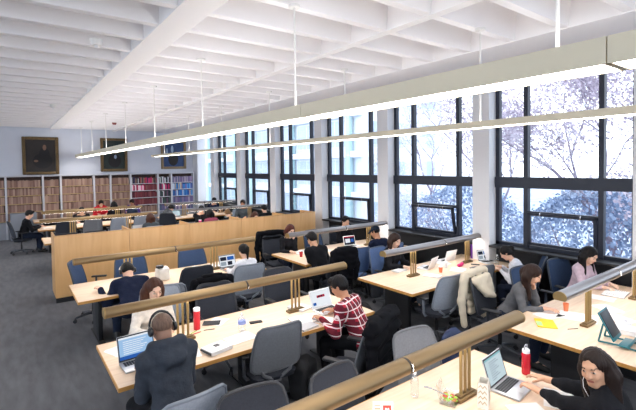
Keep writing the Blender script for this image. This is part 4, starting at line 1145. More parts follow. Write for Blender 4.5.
# coats hung on chairs
mat('coat_black', '0c0d12', .9, bump=.3, bscale=25, spec=.12); mat('coat_navy', '1a2336', .8, bump=.3, bscale=25, spec=.15); mat('coat_cream', 'd6cab4', .9, bump=.3, bscale=30); mat('lining_pale', 'e8e2d6', .9)
def coat(name, label, x, y, face, m, drop=.55, w=.25, puff=0.0, sleeves=(.5, .5), th=.035, res=.014, lean_x=0.0, collar=True, wob=.006, front=0.0):
    t = thing(name, label, 'coat', (x, y, 0), R(face - 90))
    zt = 1.055; P = []
    P += [rc((-w * .75, -.345, zt + .015), (w * .75, -.345, zt + .015), th + .012, k=.03), rc((-w * .8, -.285, .97), (w * .8, -.285, .97), th * .7, k=.03)]
    for k in range(5 if front else 0):
        P.append(rc((-w * (.95 - .06 * k), -.285 + .028 * k, .99 - front * k / 4), (w * (.75 - .16 * k), -.285 + .028 * k, .99 - front * k / 4 * .8), th * 1.2, k=.05))
    n = 5
    for k in range(n + 1):
        z = zt - drop * k / n; ww = w * (1.0 + .12 * math.sin(k * 1.3)) * (1 - .05 * k)
        yy = -.395 + .09 * k / n * .6 - .02 * math.sin(k)
        P.append(rc((-ww + lean_x * k / n, yy, z), (ww + lean_x * k / n, yy, z), th * 1.5, k=.05))
    b_ = P
    q1 = sleeves
    quil = (lambda X, Y, Z: puff * np.sin(Z * 62 + 2.0 * np.abs(X * 6 + .4 * np.sin(Z * 9)))) if puff else wobble(wob, 26, 3)
    soft('coat_body', P, res, MATS[m], t, quil)
    for s_, L in zip((1, -1), sleeves):
        if L:
            soft('sleeve', [rc((s_ * (w + .02), -.37, zt - .02), (s_ * (w + .05), -.40, zt - .02 - L * .5), .062, .052, .03), rc((s_ * (w + .05), -.40, zt - .02 - L * .5), (s_ * (w + .03), -.37, zt - .02 - L), .052, .042, .03)], res, MATS[m], t, quil)
    if collar: soft('collar', [rc((-.11, -.40, zt + .045), (.11, -.40, zt + .045), .034, k=.02), rc((-.12, -.35, zt + .06), (.12, -.35, zt + .06), .026, k=.02)], res, MATS[m], t, wobble(.004, 30, 8))
    return t
coat('coat', 'black quilted coat hanging over the chair of the plaid shirt student', 2.82, 3.30, 114, 'coat_black', .66, .28, .007, (.55, .55), .045, .010)
coat('jacket', 'cream jacket hanging over the chair of the woman in the grey sweater', 5.32, 3.06, 275, 'coat_cream', .50, .25, 0, (.66, .74), .030, .010, collar=False, wob=.005, front=.26)
coat('coat', 'black coat spread over a chair beside the wooden carrels and the red cup', 4.80, 8.0, 262, 'coat_black', .6, .30, 0, (.6, .6), .042, .015)
coat('jacket', 'black jacket over the chair of the man in the black T-shirt', 4.88, 6.12, 84, 'coat_black', .5, .21, 0, (.5, .5), .04, .014)
coat('coat', 'navy coat over a chair at the far end of the aisle', 4.02, 16.3, 5, 'coat_navy', .5, .3, 0, (.45, .45), .06, .018)
coat('jacket', 'black jacket draped on a dark chair behind the red tumbler', 2.20, 5.10, 266, 'coat_black', .35, .22, 0, (.4, .4), .03, .014)
# ---------------------------------------------------------------- things on the tables
TZ = .7405
laptop('silver laptop with a blue page in front of the headphones man', .97, 4.16, 93, .34, .235, 106, layout='blue')
laptop('silver laptop showing a white page with a red picture beside the plaid shirt', 3.25, 4.20, 92, .34, .23, 108, layout='web', bezel='laptop_white', body='laptop_white')
laptop('silver laptop with a text page used by the woman looking at the camera', 3.29, 1.78, 97, .33, .23, 108, layout='page')
laptop('white laptop seen edge on, nearer the long haired woman', 5.98, 4.85, 285, .3, .21, 112, 'laptop_white', layout='page')
laptop('white laptop with raised lid between the lamp posts by the pink case', 6.72, 4.98, 268, .3, .21, 105, 'laptop_white', layout='page')
laptop('pale laptop open before the woman in the white top', 7.2, 4.36, 75, .3, .21, 108, 'laptop_white', layout='photos')
laptop('white laptop with a dark picture on the table with the red cup', 6.28, 7.16, 84, .32, .22, 105, 'laptop_white', 'laptop_white', 'dark')
laptop('laptop with a page of photos before the woman in the white shirt', 3.22, 7.02, 92, .33, .23, 108, layout='photos')
laptop('white laptop on the table behind the first carrel seam', 2.95, 12.65, 270, .34, .24, 100, 'laptop_white', layout='page')
laptop('white laptop on the far table between the two aisles', 5.1, 15.75, 95, .33, .23, 106, 'laptop_white', layout='page')
laptop('small pale laptop on the table behind the third carrel', 5.9, 12.75, 90, .32, .22, 106, 'laptop_white', layout='page')
# nearest table
t = thing('salad_box', 'clear salad box with green leaves and a fork on the nearest table', 'food box', (2.72, 1.98, TZ), R(20))
mat('lettuce', '86c23c', .6); mat('tomato', 'c03a2a', .5); mat('crouton', 'a8703c', .7)
b = MB(); b.prism([(-.085, .06), (-.07, 0), (.07, 0), (.085, .06), (.082, .06), (.067, .004), (-.067, .004), (-.082, .06)], (0, -.06, 0), (0, .12, 0), (1, 0, 0), (0, 0, 1)); b.build('tray', MATS['clear_plastic'], t)
b = MB(); b.box((0, .07, .085), (.165, .006, .11), .002, rot=Matrix.Rotation(R(-25), 3, 'X')); b.build('lid', MATS['clear_plastic'], t)
rs = random.Random(3)
for nm_, m_, n_ in (('lettuce_leaf', 'lettuce', 9), ('tomato_piece', 'tomato', 4), ('crouton', 'crouton', 7)):
    for k in range(n_):
        b = MB(); x_, y_, z_ = rs.uniform(-.055, .055), rs.uniform(-.045, .045), rs.uniform(.02, .045); r_ = rs.uniform(.010, .02)
        b.lathe([(.001, -r_ * .5), (r_, -r_ * .3), (r_ * 1.1, .1 * r_), (.001, r_ * .5)], 7, c=(x_, y_, z_)); b.build(nm_, MATS[m_], t)
t = thing('fork', 'plastic fork sticking out of the salad box', 'fork', (2.70, 2.0, TZ + .055), R(130))
b = MB(); b.tube([(0, 0, 0), (.05, 0, .02), (.10, 0, .035)], [.004, .0035, .005], 6); b.build('handle', MATS['grey_plastic'], t)
b = MB(); b.box((.118, 0, .041), (.03, .022, .003), .001)
for q in (-.008, -.0027, .0027, .008): b.box((.148, q, .047), (.034, .003, .003))
b.build('tines', MATS['grey_plastic'], t)
mat('bag_white', 'e2dfd8', .85); mat('bag_tan', 'b8a888', .85)
t = thing('paper_bag', 'white paper bag with tan zigzag pattern beside the lamp post on the nearest table', 'bag', (2.90, 1.80, TZ), R(25))
b = MB()
for z0_, z1_, s0, s1 in ((0, .06, 1, 1.02), (.06, .13, 1.02, .95), (.13, .19, .95, .8)):
    b.add([(-.065 * s0, -.04 * s0, z0_), (.065 * s0, -.04 * s0, z0_), (.065 * s0, .04 * s0, z0_), (-.065 * s0, .04 * s0, z0_), (-.065 * s1, -.04 * s1, z1_), (.065 * s1, -.04 * s1, z1_), (.065 * s1, .04 * s1, z1_), (-.065 * s1, .04 * s1, z1_)], [[0, 1, 5, 4], [1, 2, 6, 5], [2, 3, 7, 6], [3, 0, 4, 7]])
b.add([(-.065, -.04, 0), (.065, -.04, 0), (.065, .04, 0), (-.065, .04, 0)], [[0, 1, 2, 3]]); b.build('body', MATS['bag_white'], t)
b = MB()
for yy, dd in ((-.0415, 1), (.0415, -1)):
    for k in range(4):
        z_ = .03 + k * .04
        for j in range(4):
            x0_ = -.06 + j * .03
            for xa, xb, za, zb in ((x0_, x0_ + .015, z_, z_ + .02), (x0_ + .015, x0_ + .03, z_ + .02, z_)):
                sc_ = 1.02 if z_ < .12 else .93
                b.quad((xa * sc_, yy * sc_ - .001 * dd, za), (xb * sc_, yy * sc_ - .001 * dd, zb), (xb * sc_, yy * sc_ - .001 * dd, zb + .011), (xa * sc_, yy * sc_ - .001 * dd, za + .011))
for xx, dd in ((-.067, -1), (.067, 1)):
    for k in range(4):
        z_ = .03 + k * .04
        for j in range(2):
            y0_ = -.03 + j * .03
            for ya, yb2, za, zb in ((y0_, y0_ + .015, z_, z_ + .02), (y0_ + .015, y0_ + .03, z_ + .02, z_)):
                sc_ = 1.02 if z_ < .12 else .95
                b.quad((xx * sc_ + .001 * dd, ya, za), (xx * sc_ + .001 * dd, yb2, zb), (xx * sc_ + .001 * dd, yb2, zb + .011), (xx * sc_ + .001 * dd, ya, za + .011))
b.build('zigzag_print', MATS['bag_tan'], t, fix=False)
bottle('red water bottle with grey flip lid at the corner of the nearest table', 3.62, 1.84, .24, .036, 'bottle_red', 'white_plastic', 'flip')
bottle('clear pointed squeeze bottle beneath the front tube lamp', 2.57, 2.20, .2, .034, 'clear_plastic', 'white_plastic')
t = thing('folded_card', 'small white folded card with a red panel at the bottom edge of the photo', 'card', (2.17, 2.16, TZ), R(-38))
mat('card_red', 'd8483c', .7)
for s_ in (1, -1):
    M = Matrix.Translation((0, s_ * .022, 0)) @ Matrix.Rotation(R(14 * s_), 4, 'X')
    b = MB(); b.box((0, 0, .06), (.15, .002, .12), M=M); f_ = b.build('card_face', MATS['paper'], t)
    b = MB(); yy = s_ * .0016
    b.quad(M @ Vector((0, yy, .015)), M @ Vector((.06, yy, .015)), M @ Vector((.06, yy, .105)), M @ Vector((0, yy, .105))); b.build('red_panel', MATS['card_red'], f_, fix=False)
    b = MB(); yy = s_ * .0022
    b.add([M @ Vector((.03 + .017 * a, yy, .058 + .02 * c)) for a, c in ((0, -1), (1, .2), (.8, .8), (.4, .9), (0, .5), (-.4, .9), (-.8, .8), (-1, .2))], [list(range(8))]); b.build('heart_shape', MATS['paper'], f_, fix=False)
    b = MB()
    for k in range(4): b.quad(M @ Vector((-.062, yy, .02 + k * .022)), M @ Vector((-.02, yy, .02 + k * .022)), M @ Vector((-.02, yy, .03 + k * .022)), M @ Vector((-.062, yy, .03 + k * .022)))
    b.build('tan_print', MATS['bag_tan'], f_, fix=False)
sheet('white sheet under the arm of the woman looking at the camera', 3.42, 1.46, 25, .3, .25, m='paper')
sheet('white sheet peeping out below the silver laptop and the bag', 3.08, 1.55, 60, .2, .26, m='paper')
# tumbler table
bottle('red tumbler with white lid standing behind the lamp post', 1.70, 4.66, .25, .037, 'red_plastic', 'white_plastic', 'tumbler')
t = thing('notebook_cover', 'white folder box with a dark square mark lying by the empty grey chair', 'folder', (1.66, 4.0, TZ), R(12))
b = MB(); b.box((0, 0, .02), (.25, .2, .04), .006); b.build('cover', MATS['book_white'], t)
b = MB(); b.box((.01, .02, .0408), (.055, .055, .0012)); mk = b.build('dark_square', MATS['phone_black'], t)
b = MB(); b.box((.01, .02, .0416), (.045, .006, .0008)); b.box((.01, .02, .0416), (.006, .045, .0008)); b.build('cross_mark', MATS['grey_plastic'], mk)
b = MB(); b.tube([(-.125, -.09, .02), (-.125, .09, .02)], .012, 8); b.build('spine', MATS['black_plastic'], t)
sheet('white papers beside the white folder box on the tumbler table', 1.98, 4.12, 6, .3, .22, n=3)
sheet('white papers at the aisle corner beside the blue laptop screen', .92, 4.62, 20, .3, .24, n=3)
sheet('white papers under the elbow beside the tube lamp post of the tumbler table', 1.42, 4.12, -10, .21, .297)
sheet('loose white papers behind the red tumbler', 1.98, 4.74, 35, .24, .2, n=2)
phone('dark tablet on papers behind the red tumbler', 1.90, 4.72, 60, TZ + .004, 'tablet', 'tablet', .13, .2)
phone('dark phone lying alone near the middle of the tumbler table', 2.33, 4.42, 75)
bottle('clear plastic bottle with blue print near the empty grey chair', 2.08, 4.28, .2, .045, 'clear_plastic', 'clear_plastic', band='blue_print')
pen('black pen lying right of the red tumbler', 1.80, 4.55, -20); pen('green marker left of the red tumbler', 1.62, 4.58, 30, 'lettuce'); pen('red marker at the foot of the red tumbler', 1.64, 4.54, 10, 'red_plastic')
open_book('open book before the lamp post, left of the web page laptop', 2.86, 4.12, -8, .19, .26)
sheet('papers sticking out under the open book near the plaid shirt', 3.0, 4.0, 25, .22, .28, n=3)
closed_book('grey folder at the edge of the tumbler table by the empty chair', 2.72, 3.92, 8, 'paper_grey', .24, .17, .02, name='folder', cat='folder')
closed_book('closed white book beside the elbow of the plaid shirt student', 3.02, 4.5, 15, 'book_white', .2, .27, .025)
# table before the carrels
t = thing('tote_bag', 'white tote bag with black edge on the table before the carrels', 'bag', (2.02, 7.08, TZ), R(10))
soft('body', [rbx((0, 0, .10), (.075, .05, .075), .022, k=.03), rc((-.05, 0, .16), (.06, .01, .2), .03, k=.04)], .012, MATS['bag_white'], t, wobble(.006, 30, 2))
soft('flap', [rbx((-.05, -.02, .235), (.04, .035, .012), .012, k=.02)], .010, MATS['black_plastic'], t, wobble(.004, 40, 4))
mat('outlet_dark', '3a3028', .5)
t = thing('power_outlet', 'dark oval power outlet set in the table before the carrels', 'outlet', (2.46, 7.25, TZ))
b = MB(); b.lathe([(.001, .006), (.045, .006), (.05, 0)], 18, M=Matrix.Scale(1.7, 4, (1, 0, 0))); b.build('cover', MATS['outlet_dark'], t)
b = MB(); b.box((-.03, 0, .0065), (.03, .03, .002)); b.box((.03, 0, .0065), (.03, .03, .002)); b.build('socket', MATS['black_plastic'], t)
open_book('open magazine near the window end of the table before the carrels', 3.02, 7.42, 20, .17, .24)
sheet('white papers beside the photo page laptop', 3.52, 7.1, 10, .21, .297, n=3)
sheet('white paper under the hand of the bowed man', 1.62, 6.98, 25, .21, .297)
closed_book('white book lying by the far lamp post of the table before the carrels', 2.72, 7.52, 30, 'book_white', .2, .15, .02)
# red cup table
cup('small red cup at the end of the table by the wooden carrels', 4.78, 7.05, .12, .04)
open_book('open book before the auburn haired student', 5.05, 7.38, 176, .2, .27)
open_book('open binder of white pages between the red cup and the man in the black T-shirt', 5.12, 6.92, -6, .21, .28)
sheet('papers in front of the man in the black T-shirt', 4.86, 6.62, 12, .21, .297, n=2); pen('dark pen beside the red cup', 4.98, 6.78, 10)
sheet('papers spread in the middle of the red cup table', 5.55, 7.25, -15, .21, .297, n=3); sheet('papers before the student in the dark cap', 6.3, 6.66, 8, .21, .297, n=2)
bottle('clear bottle standing right of the dark picture laptop', 6.72, 7.1, .22, .036, 'clear_plastic'); sheet('papers by the windows on the red cup table', 6.9, 6.85, 20, .21, .297, n=3)
cup('white paper cup beside the clear bottle near the dark cap', 6.62, 6.82, .11, .04, 'white_plastic')
# purple bottle table
bottle('purple bottle standing behind the lamp post by the windows', 7.30, 4.76, .29, .042, 'purple_plastic', 'purple_plastic', 'tumbler')
t = thing('scarf', 'purple cloth lying beside the purple bottle', 'cloth', (7.36, 4.66, TZ)); soft('folds', [rc((-.05, .02, .03), (.03, -.04, .03), .03, k=.03), rc((0, -.03, .02), (.03, .05, .02), .024, k=.03), cut((0, 0, .002), (0, 0, -1), .004)], .01, MATS['purple_plastic'], t, wobble(.006, 40, 1))
t = thing('pencil_case', 'bright pink pencil case on the purple bottle table', 'pencil case', (6.55, 4.52, TZ), R(15)); soft('pouch', [rc((-.08, 0, .032), (.08, 0, .032), .032, k=.02), cut((0, 0, .002), (0, 0, -1), .004)], .008, MATS['pink_case'], t, wobble(.003, 40, 6))
b = MB(); b.tube([(-.085, 0, .066), (.085, 0, .066)], .003, 6); b.build('zip', MATS['grey_plastic'], t)
bottle('clear water bottle before the woman in the white top', 7.0, 4.08, .22, .034, 'clear_plastic')
cup('small white and pink cup beside the pink case', 6.25, 4.62, .1, .038, 'white_plastic'); cup('pale cup left of the edge on laptop', 5.92, 4.48, .1, .036, 'orange_plastic')
closed_book('white notebook before the long haired woman in black', 5.45, 5.0, 5, 'book_white', .24, .17, .015, name='notebook', cat='notebook')
sheet('papers around the pink case and cups', 6.3, 4.4, 25, .3, .24, n=4); sheet('papers along the window side of the purple bottle table', 6.5, 4.9, -12, .21, .297, n=3); sheet('papers at the front edge beside the cream jacket chair', 6.3, 4.15, 8, .21, .297, n=2)
sheet('papers under the hands of the woman in the white top', 6.72, 4.12, 20, .21, .297, n=2)
phone('dark phone near the pink case', 6.85, 4.42, 30); pen('dark pen along the front edge of the purple bottle table', 6.62, 4.32, -35)
closed_book('pale book leaning flat by the near lamp post of the purple bottle table', 5.62, 4.42, 20, 'paper', .2, .27, .012)
# tablet stand table
t = thing('tablet_stand', 'teal tablet stand with a dark panel at the right edge', 'stand', (4.96, 1.55, TZ), R(4))
M = Matrix.Translation((0, .02, .03)) @ Matrix.Rotation(R(-28), 4, 'X')
b = MB(); b.box((0, 0, .17), (.27, .012, .30), .005, M=M); b.build('back_board', MATS['teal_plastic'], t)
b = MB(); b.box((0, -.009, .18), (.23, .006, .25), .002, M=M); b.build('panel', MATS['laptop_dark'], t)
b = MB(); b.box((0, -.05, .03), (.27, .09, .012), .004); b.box((0, -.095, .045), (.27, .01, .035), .003); b.build('ledge', MATS['teal_plastic'], t)
for s_ in (-1, 1):
    b = MB(); b.tube([(s_ * .1, -.16, .012), (s_ * .1, .0, .02), (s_ * .1, .17, .012)], .010, 8); b.tube([(s_ * .1, .17, .012), (s_ * .1, .13, .2)], .009, 8); b.build('foot', MATS['teal_plastic'], t)
b = MB(); b.box((0, -.16, .015), (.25, .026, .022), .008); b.build('foot_bar', MATS['black_plastic'], t)
closed_book('thick white book held open against the teal stand', 5.36, 1.62, 10, 'book_white', .2, .26, .05)
t = thing('notepad', 'yellow pad with green slip before the grey sweater woman', 'notepad', (4.93, 2.28, TZ), R(35))
b = MB(); b.box((0, 0, .006), (.27, .2, .012), .002); b.build('pad', MATS['yellow_paper'], t)
b = MB(); b.box((-.04, .07, .0135), (.13, .06, .002)); b.build('green_slip', MATS['green_paper'], t)
sheet('white papers under the forearm of the grey sweater woman', 5.25, 2.4, -8, .28, .22, n=3)
sheet('large white sheets before the lamp post of the tablet stand table', 5.45, 2.15, 15, .3, .4, n=3); sheet('white sheets right of the lamp post of the tablet stand table', 5.75, 1.82, -20, .21, .297, n=3)
pen('dark ruler like pen at the foot of the yellow pad lamp', 5.0, 2.02, -30); pen('pen crossing the white sheets', 5.3, 2.28, -25)
cup('small orange cup under the silvery lamp', 5.55, 2.32, .1, .034, 'orange_plastic', lid=None)
open_book('open notebook before the woman in the pink sweater', 6.82, 2.2, 186, .19, .26)
sheet('white papers beside the notebook of the woman in pink', 6.45, 2.25, 10, .21, .297, n=3); sheet('white papers in the middle of the tablet stand table', 6.05, 2.05, -25, .21, .297, n=2)
bottle('clear bottle beside the silvery lamp post of the tablet stand table', 5.5, 1.86, .2, .034, 'clear_plastic')
t = thing('tissue_box', 'small white box at the foot of the silvery lamp over the yellow pad', 'box', (5.52, 1.68, TZ), R(20)); b = MB(); b.box((0, 0, .035), (.1, .1, .07), .004); b.build('carton', MATS['book_white'], t); b = MB(); b.box((0, 0, .071), (.05, .03, .002)); b.build('slot', MATS['grey_plastic'], t)
t = thing('fruit', 'red round fruit lying near the rightmost lamp post', 'fruit', (6.75, 1.72, TZ)); b = MB(); b.lathe([(.004, .066), (.02, .072), (.036, .05), (.037, .03), (.022, .004), (.004, .006)], 18); b.build('flesh', MATS['tomato'], t); b = MB(); b.tube([(0, 0, .066), (.004, 0, .085)], .002, 6); b.build('stalk', MATS['crouton'], t)
# far tables
rs = random.Random(9)
def far_sheet(lab, x, y): sheet(lab, x, y, rs.uniform(-30, 30), .24, .3, n=4)
for lab, x, y in (('white papers on the far table before the student on the aisle', 1.0, 15.8), ('white papers on the table just behind the aisle carrel', 1.35, 13.0), ('white papers over the first carrel', 2.05, 12.9), ('papers before the bowed far student', 2.05, 16.1), ('papers behind the third carrel', 4.9, 12.9), ('pink papers behind the third carrel', 5.25, 13.15), ('papers near the windows behind the last carrel', 6.75, 12.9), ('papers on the far window table', 6.3, 15.8), ('papers on the table nearest the bookcases', 3.1, 18.3)):
    far_sheet(lab, x, y)
cup('white cup on the table over the first carrel', 2.55, 12.75, .12, .045, 'white_plastic'); cup('white cup on the far table before the aisle student', 1.35, 15.75, .14, .05, 'white_plastic')
cup('pink cup on the table behind the third carrel', 5.0, 13.2, .14, .045, 'pink_case'); cup('red cup on the table behind the fourth carrel', 5.35, 13.25, .13, .045, 'red_plastic')
closed_book('blue folder standing behind the fourth carrel', 5.85, 13.2, 10, 'blue_cloth', .3, .22, .05, name='folder', cat='folder')
# backpacks on the floor
mat('pack_black', '17181c', .8, bump=.3, bscale=40); mat('pack_grey', '4a4d55', .8, bump=.3, bscale=40); mat('pack_blue', '2c3a5c', .8, bump=.3, bscale=40)
def backpack(lab, x, y, rot, m):
    t = thing('backpack', lab, 'backpack', (x, y, 0), R(rot))
    soft('body', [rbx((0, 0, .20), (.12, .07, .15), .04, k=.04), rc((-.08, 0, .38), (.08, 0, .38), .07, k=.05), cut((0, 0, .004), (0, 0, -1), .01)], .014, MATS[m], t, wobble(.008, 22, 3))
    soft('pocket', [rbx((0, -.12, .15), (.085, .018, .09), .025, k=.03)], .013, MATS[m], t, wobble(.005, 30, 1))
    b = MB(); b.tube([(-.03, .04, .44), (-.02, .05, .48), (.02, .05, .48), (.03, .04, .44)], .008, 6); b.build('top_loop', MATS['black_plastic'], t)
    for s_ in (-1, 1):
        b = MB(); b.tube([(s_ * .07, .09, .40), (s_ * .075, .15, .28), (s_ * .08, .115, .06)], .014, 6); b.build('strap', MATS['black_plastic'], t)
backpack('black backpack on the floor under the plaid shirt student', 2.62, 3.86, 30, 'pack_black')
backpack('black backpack on the floor under the front end of the purple bottle table', 4.4, 4.75, 60, 'pack_black')
backpack('blue backpack on the floor beside the grey sweater woman', 4.6, 3.3, 20, 'pack_blue')
backpack('grey backpack on the floor below the red cup table', 5.75, 5.95, 70, 'pack_grey')
# ---------------------------------------------------------------- outdoors
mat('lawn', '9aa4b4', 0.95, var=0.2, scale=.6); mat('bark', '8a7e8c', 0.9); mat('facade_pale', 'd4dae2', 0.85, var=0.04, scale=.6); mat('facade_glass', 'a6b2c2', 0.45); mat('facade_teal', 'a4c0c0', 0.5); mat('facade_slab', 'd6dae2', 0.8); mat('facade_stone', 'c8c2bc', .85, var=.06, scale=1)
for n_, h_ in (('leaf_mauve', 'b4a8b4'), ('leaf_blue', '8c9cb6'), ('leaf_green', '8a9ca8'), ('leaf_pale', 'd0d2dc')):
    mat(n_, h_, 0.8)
GZ = -3.2
b = MB(); b.quad((7.9, -40, GZ), (120, -40, GZ), (120, 140, GZ), (7.9, 140, GZ)); o = struct(b.build('ground', MATS['lawn'], fix=False))
def tree(label, x, y, h, spread, leafm, nleaf, seed, trunk=.16, z0=GZ, dense=False):
    rs = random.Random(seed)
    t = thing('tree', label, 'tree', (x, y, z0), 0, 'trees outside the windows')
    b = MB(); tips = []
    def grow(p, d, L, r, lev):
        pts = [p]; q = p.copy(); dd = d.copy(); n = 4
        for i in range(n):
            dd = (dd + Vector((rs.uniform(-.22, .22), rs.uniform(-.22, .22), rs.uniform(-.05, .14)))).normalized()
            q = q + dd * (L / n); pts.append(q.copy())
            if lev >= 2: tips.append((q.copy(), lev))
        b.tube(pts, [r * (1 - .55 * i / n) for i in range(n + 1)], 5 if lev > 1 else 8, caps=False)
        if lev < 4:
            for k in range(rs.choice((3, 4)) if lev < 3 else 3):
                a = rs.uniform(0, 2 * PI); up = rs.uniform(.15, .8)
                nd_ = (Vector((math.cos(a) * spread, math.sin(a) * spread, up)) + dd * .8).normalized()
                grow(pts[rs.choice((2, 3, 4, 4))], nd_, L * rs.uniform(.55, .75), r * .45, lev + 1)
    grow(Vector((0, 0, 0)), Vector((0, 0, 1)), h * .42, trunk, 0)
    b.build('trunk', MATS['bark'], t, fix=False)
    vs = []; fs = []
    for i in range(nleaf):
        p, lev = rs.choice(tips); s = rs.uniform(.035, .08)
        p = p + Vector((rs.gauss(0, .28), rs.gauss(0, .28), rs.gauss(0, .25)))
        n = Vector((rs.gauss(0, 1), rs.gauss(0, 1), rs.gauss(0, 1))).normalized(); u = n.orthogonal().normalized() * s; w = n.cross(u) * .6
        o_ = len(vs); vs += [p + u, p + w, p - u, p - w]; fs.append([o_, o_ + 1, o_ + 2, o_ + 3])
    m = MB(); m.add(vs, fs); m.build('foliage', MATS[leafm], t, fix=False)
def shrub(label, x, y, rx_, ry, h, leafm, n, seed, z0=GZ):
    rs = random.Random(seed)
    t = thing('shrub', label, 'shrub', (x, y, z0), 0, 'shrubs outside the windows')
    b = MB()
    for k in range(9):
        a = rs.uniform(0, 2 * PI); e = Vector((math.cos(a) * rx_ * .6, math.sin(a) * ry * .6, h * rs.uniform(.6, .9))); b.tube([(0, 0, 0), e * .5 + Vector((0, 0, h * .1)), e], [.05, .035, .01], 5, caps=False)
    b.build('stem', MATS['bark'], t, fix=False)
    vs = []; fs = []
    for i in range(n):
        a = rs.uniform(0, 2 * PI); v = rs.uniform(0, 1); rr_ = rs.uniform(.55, 1) ** .5
        p = Vector((math.cos(a) * rx_ * rr_ * math.sqrt(max(.05, 1 - (v * 1.0) ** 2.5)), math.sin(a) * ry * rr_ * math.sqrt(max(.05, 1 - (v * 1.0) ** 2.5)), h * v)) + Vector((rs.gauss(0, .12), rs.gauss(0, .12), rs.gauss(0, .1)))
        s = rs.uniform(.04, .10); nn = Vector((rs.gauss(0, 1), rs.gauss(0, 1), rs.gauss(0, 1))).normalized(); u = nn.orthogonal().normalized() * s; w = nn.cross(u) * .6
        o_ = len(vs); vs += [p + u, p + w, p - u, p - w]; fs.append([o_, o_ + 1, o_ + 2, o_ + 3])
    m = MB(); m.add(vs, fs); m.build('foliage', MATS[leafm], t, fix=False)
tree('mauve leaved tree outside the right hand windows, nearest the glass', 15.5, 4.6, 10.5, 1.0, 'leaf_mauve', 11000, 3)
tree('thin tree with bluish twigs outside the rightmost pane', 13.0, 1.9, 9.5, .9, 'leaf_mauve', 8000, 8)
tree('bare looking pinkish tree outside the tall middle windows', 17.5, 10.4, 11.0, .95, 'leaf_mauve', 5000, 14)
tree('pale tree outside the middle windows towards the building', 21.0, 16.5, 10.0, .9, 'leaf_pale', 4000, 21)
shrub('broad bluish shrub outside under the right hand windows', 14.0, 5.2, 3.0, 2.6, 4.9, 'leaf_blue', 10000, 4)
shrub('greenish blue shrub outside beside the rightmost pane', 13.0, 1.6, 2.2, 2.4, 5.3, 'leaf_green', 8500, 5)
shrub('bluish shrub outside below the tilted open sash', 16.5, 11.2, 3.0, 3.4, 4.8, 'leaf_blue', 9000, 6)
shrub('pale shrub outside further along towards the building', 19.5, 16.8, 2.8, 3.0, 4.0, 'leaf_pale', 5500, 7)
# the building across the lawn
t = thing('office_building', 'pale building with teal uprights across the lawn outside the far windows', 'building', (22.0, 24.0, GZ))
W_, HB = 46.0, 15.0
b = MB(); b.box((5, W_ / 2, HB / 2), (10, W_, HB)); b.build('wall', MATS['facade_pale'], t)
for k in range(5):
    z = k * 3.2
    b = MB(); b.box((-.2, W_ / 2, z + .25), (.5, W_ + .6, .5), .02); b.build('floor_band', MATS['facade_slab'], t)
for j in range(11):
    yk = 1.0 + j * 4.1
    b = MB(); b.box((-.35, yk, HB / 2), (.35, .5, HB), .03); b.build('upright', MATS['facade_teal'], t)
for k in range(4):
    for j in range(11):
        yk = 3.05 + j * 4.1; zk = k * 3.2 + 1.95
        if yk > W_ - 1: continue
        b = MB()
        b.box((-.04, yk, zk), (.12, 2.9, 2.3)); f_ = b.build('window', MATS['facade_slab'], t)
        b = MB()
        for q in (-.72, .72): b.box((-.11, yk + q, zk), (.03, 1.32, 2.1))
        b.build('pane', MATS['facade_glass'], f_)
b = MB(); b.box((5, -.06, 8), (9.4, .1, .3)); b.build('side_band', MATS['facade_slab'], t)
for k in range(4):
    for j in range(3):
        b = MB(); b.box((1.8 + j * 3.1, -.03, k * 3.2 + 1.95), (2.0, .1, 2.0)); f_ = b.build('window', MATS['facade_slab'], t)
        b = MB(); b.box((1.8 + j * 3.1, -.09, k * 3.2 + 1.95), (1.8, .03, 1.8)); b.build('pane', MATS['facade_glass'], f_)
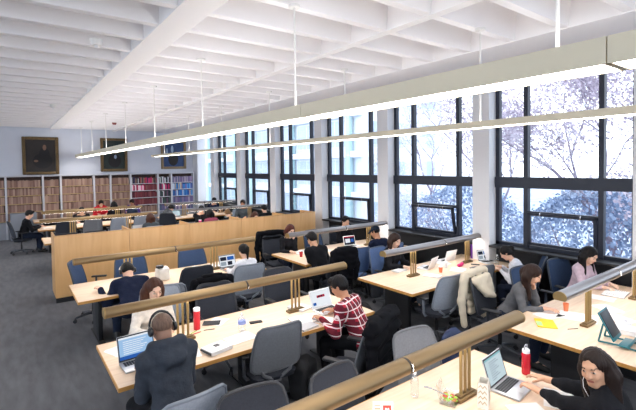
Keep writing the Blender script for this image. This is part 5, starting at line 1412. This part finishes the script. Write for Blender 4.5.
# ---------------------------------------------------------------- light and camera
w = bpy.data.worlds.new('sky'); SC.world = w; w.use_nodes = True
bg = w.node_tree.nodes['Background']; bg.inputs[0].default_value = (.80, .885, 1.0, 1); bg.inputs[1].default_value = WORLD
for i, yt in enumerate(bays):
    if yt - 2.25 < YF: continue
    l = bpy.data.lights.new('window_portal', 'AREA'); l.shape = 'RECTANGLE'; l.size = ZH - ZS; l.size_y = 2.25; l.cycles.is_portal = True
    o = bpy.data.objects.new('window_portal', l); COL.objects.link(o); o.location = (7.66, yt - 1.125, (ZS + ZH) / 2); o.rotation_euler = (0, PI / 2, 0)
for y in [YF + .2 + 2.6 * q for q in range(9)]:  # sampling portals for the added left bays
    l = bpy.data.lights.new('window_portal', 'AREA'); l.shape = 'RECTANGLE'; l.size = 3.3; l.size_y = 2.25; l.cycles.is_portal = True
    o = bpy.data.objects.new('window_portal', l); COL.objects.link(o); o.location = (XL - .25, y + 1.3, 2.55); o.rotation_euler = (0, -PI / 2, 0)
for q in range(5):  # sampling portals for the added front windows
    l = bpy.data.lights.new('window_portal', 'AREA'); l.shape = 'RECTANGLE'; l.size = 2.46; l.size_y = 3.3; l.cycles.is_portal = True
    o = bpy.data.objects.new('window_portal', l); COL.objects.link(o); o.location = (XL + .1 + q * 2.86 + 1.43, YF - .25, 2.55); o.rotation_euler = (PI / 2, 0, 0)
cam = bpy.data.cameras.new('camera'); co = bpy.data.objects.new('camera', cam); COL.objects.link(co)
cam.sensor_fit = 'HORIZONTAL'; cam.sensor_width = 36.0; cam.lens = 418.734 * 36.0 / 636.0; cam.shift_x = 0.0; cam.shift_y = -(205 - 178.88) / 636.0
cam.clip_start = .05; cam.clip_end = 400
MC = ((0.80246195, -0.59654064, -0.01393154), (-0.03008375, -0.01712856, -0.99940061), (0.59594445, 0.80240007, -0.0316912))
cx_, cy_, cz_ = Vector(MC[0]), -Vector(MC[1]), -Vector(MC[2])
rot = Matrix((cx_, cy_, cz_)).transposed()
co.matrix_world = Matrix.Translation((0, 0, 2.6)) @ rot.to_4x4()
SC.camera = co
vs = SC.view_settings; vs.view_transform = 'Standard'; vs.look = 'None'; vs.exposure = EXPOSURE; vs.gamma = 1.0; vs.use_curve_mapping = False
cy = SC.cycles
cy.max_bounces = 8; cy.diffuse_bounces = 5; cy.glossy_bounces = 3; cy.transparent_max_bounces = 12; cy.transmission_bounces = 4
cy.sample_clamp_indirect = 6.0; cy.caustics_reflective = False; cy.caustics_refractive = False; cy.use_denoising = True
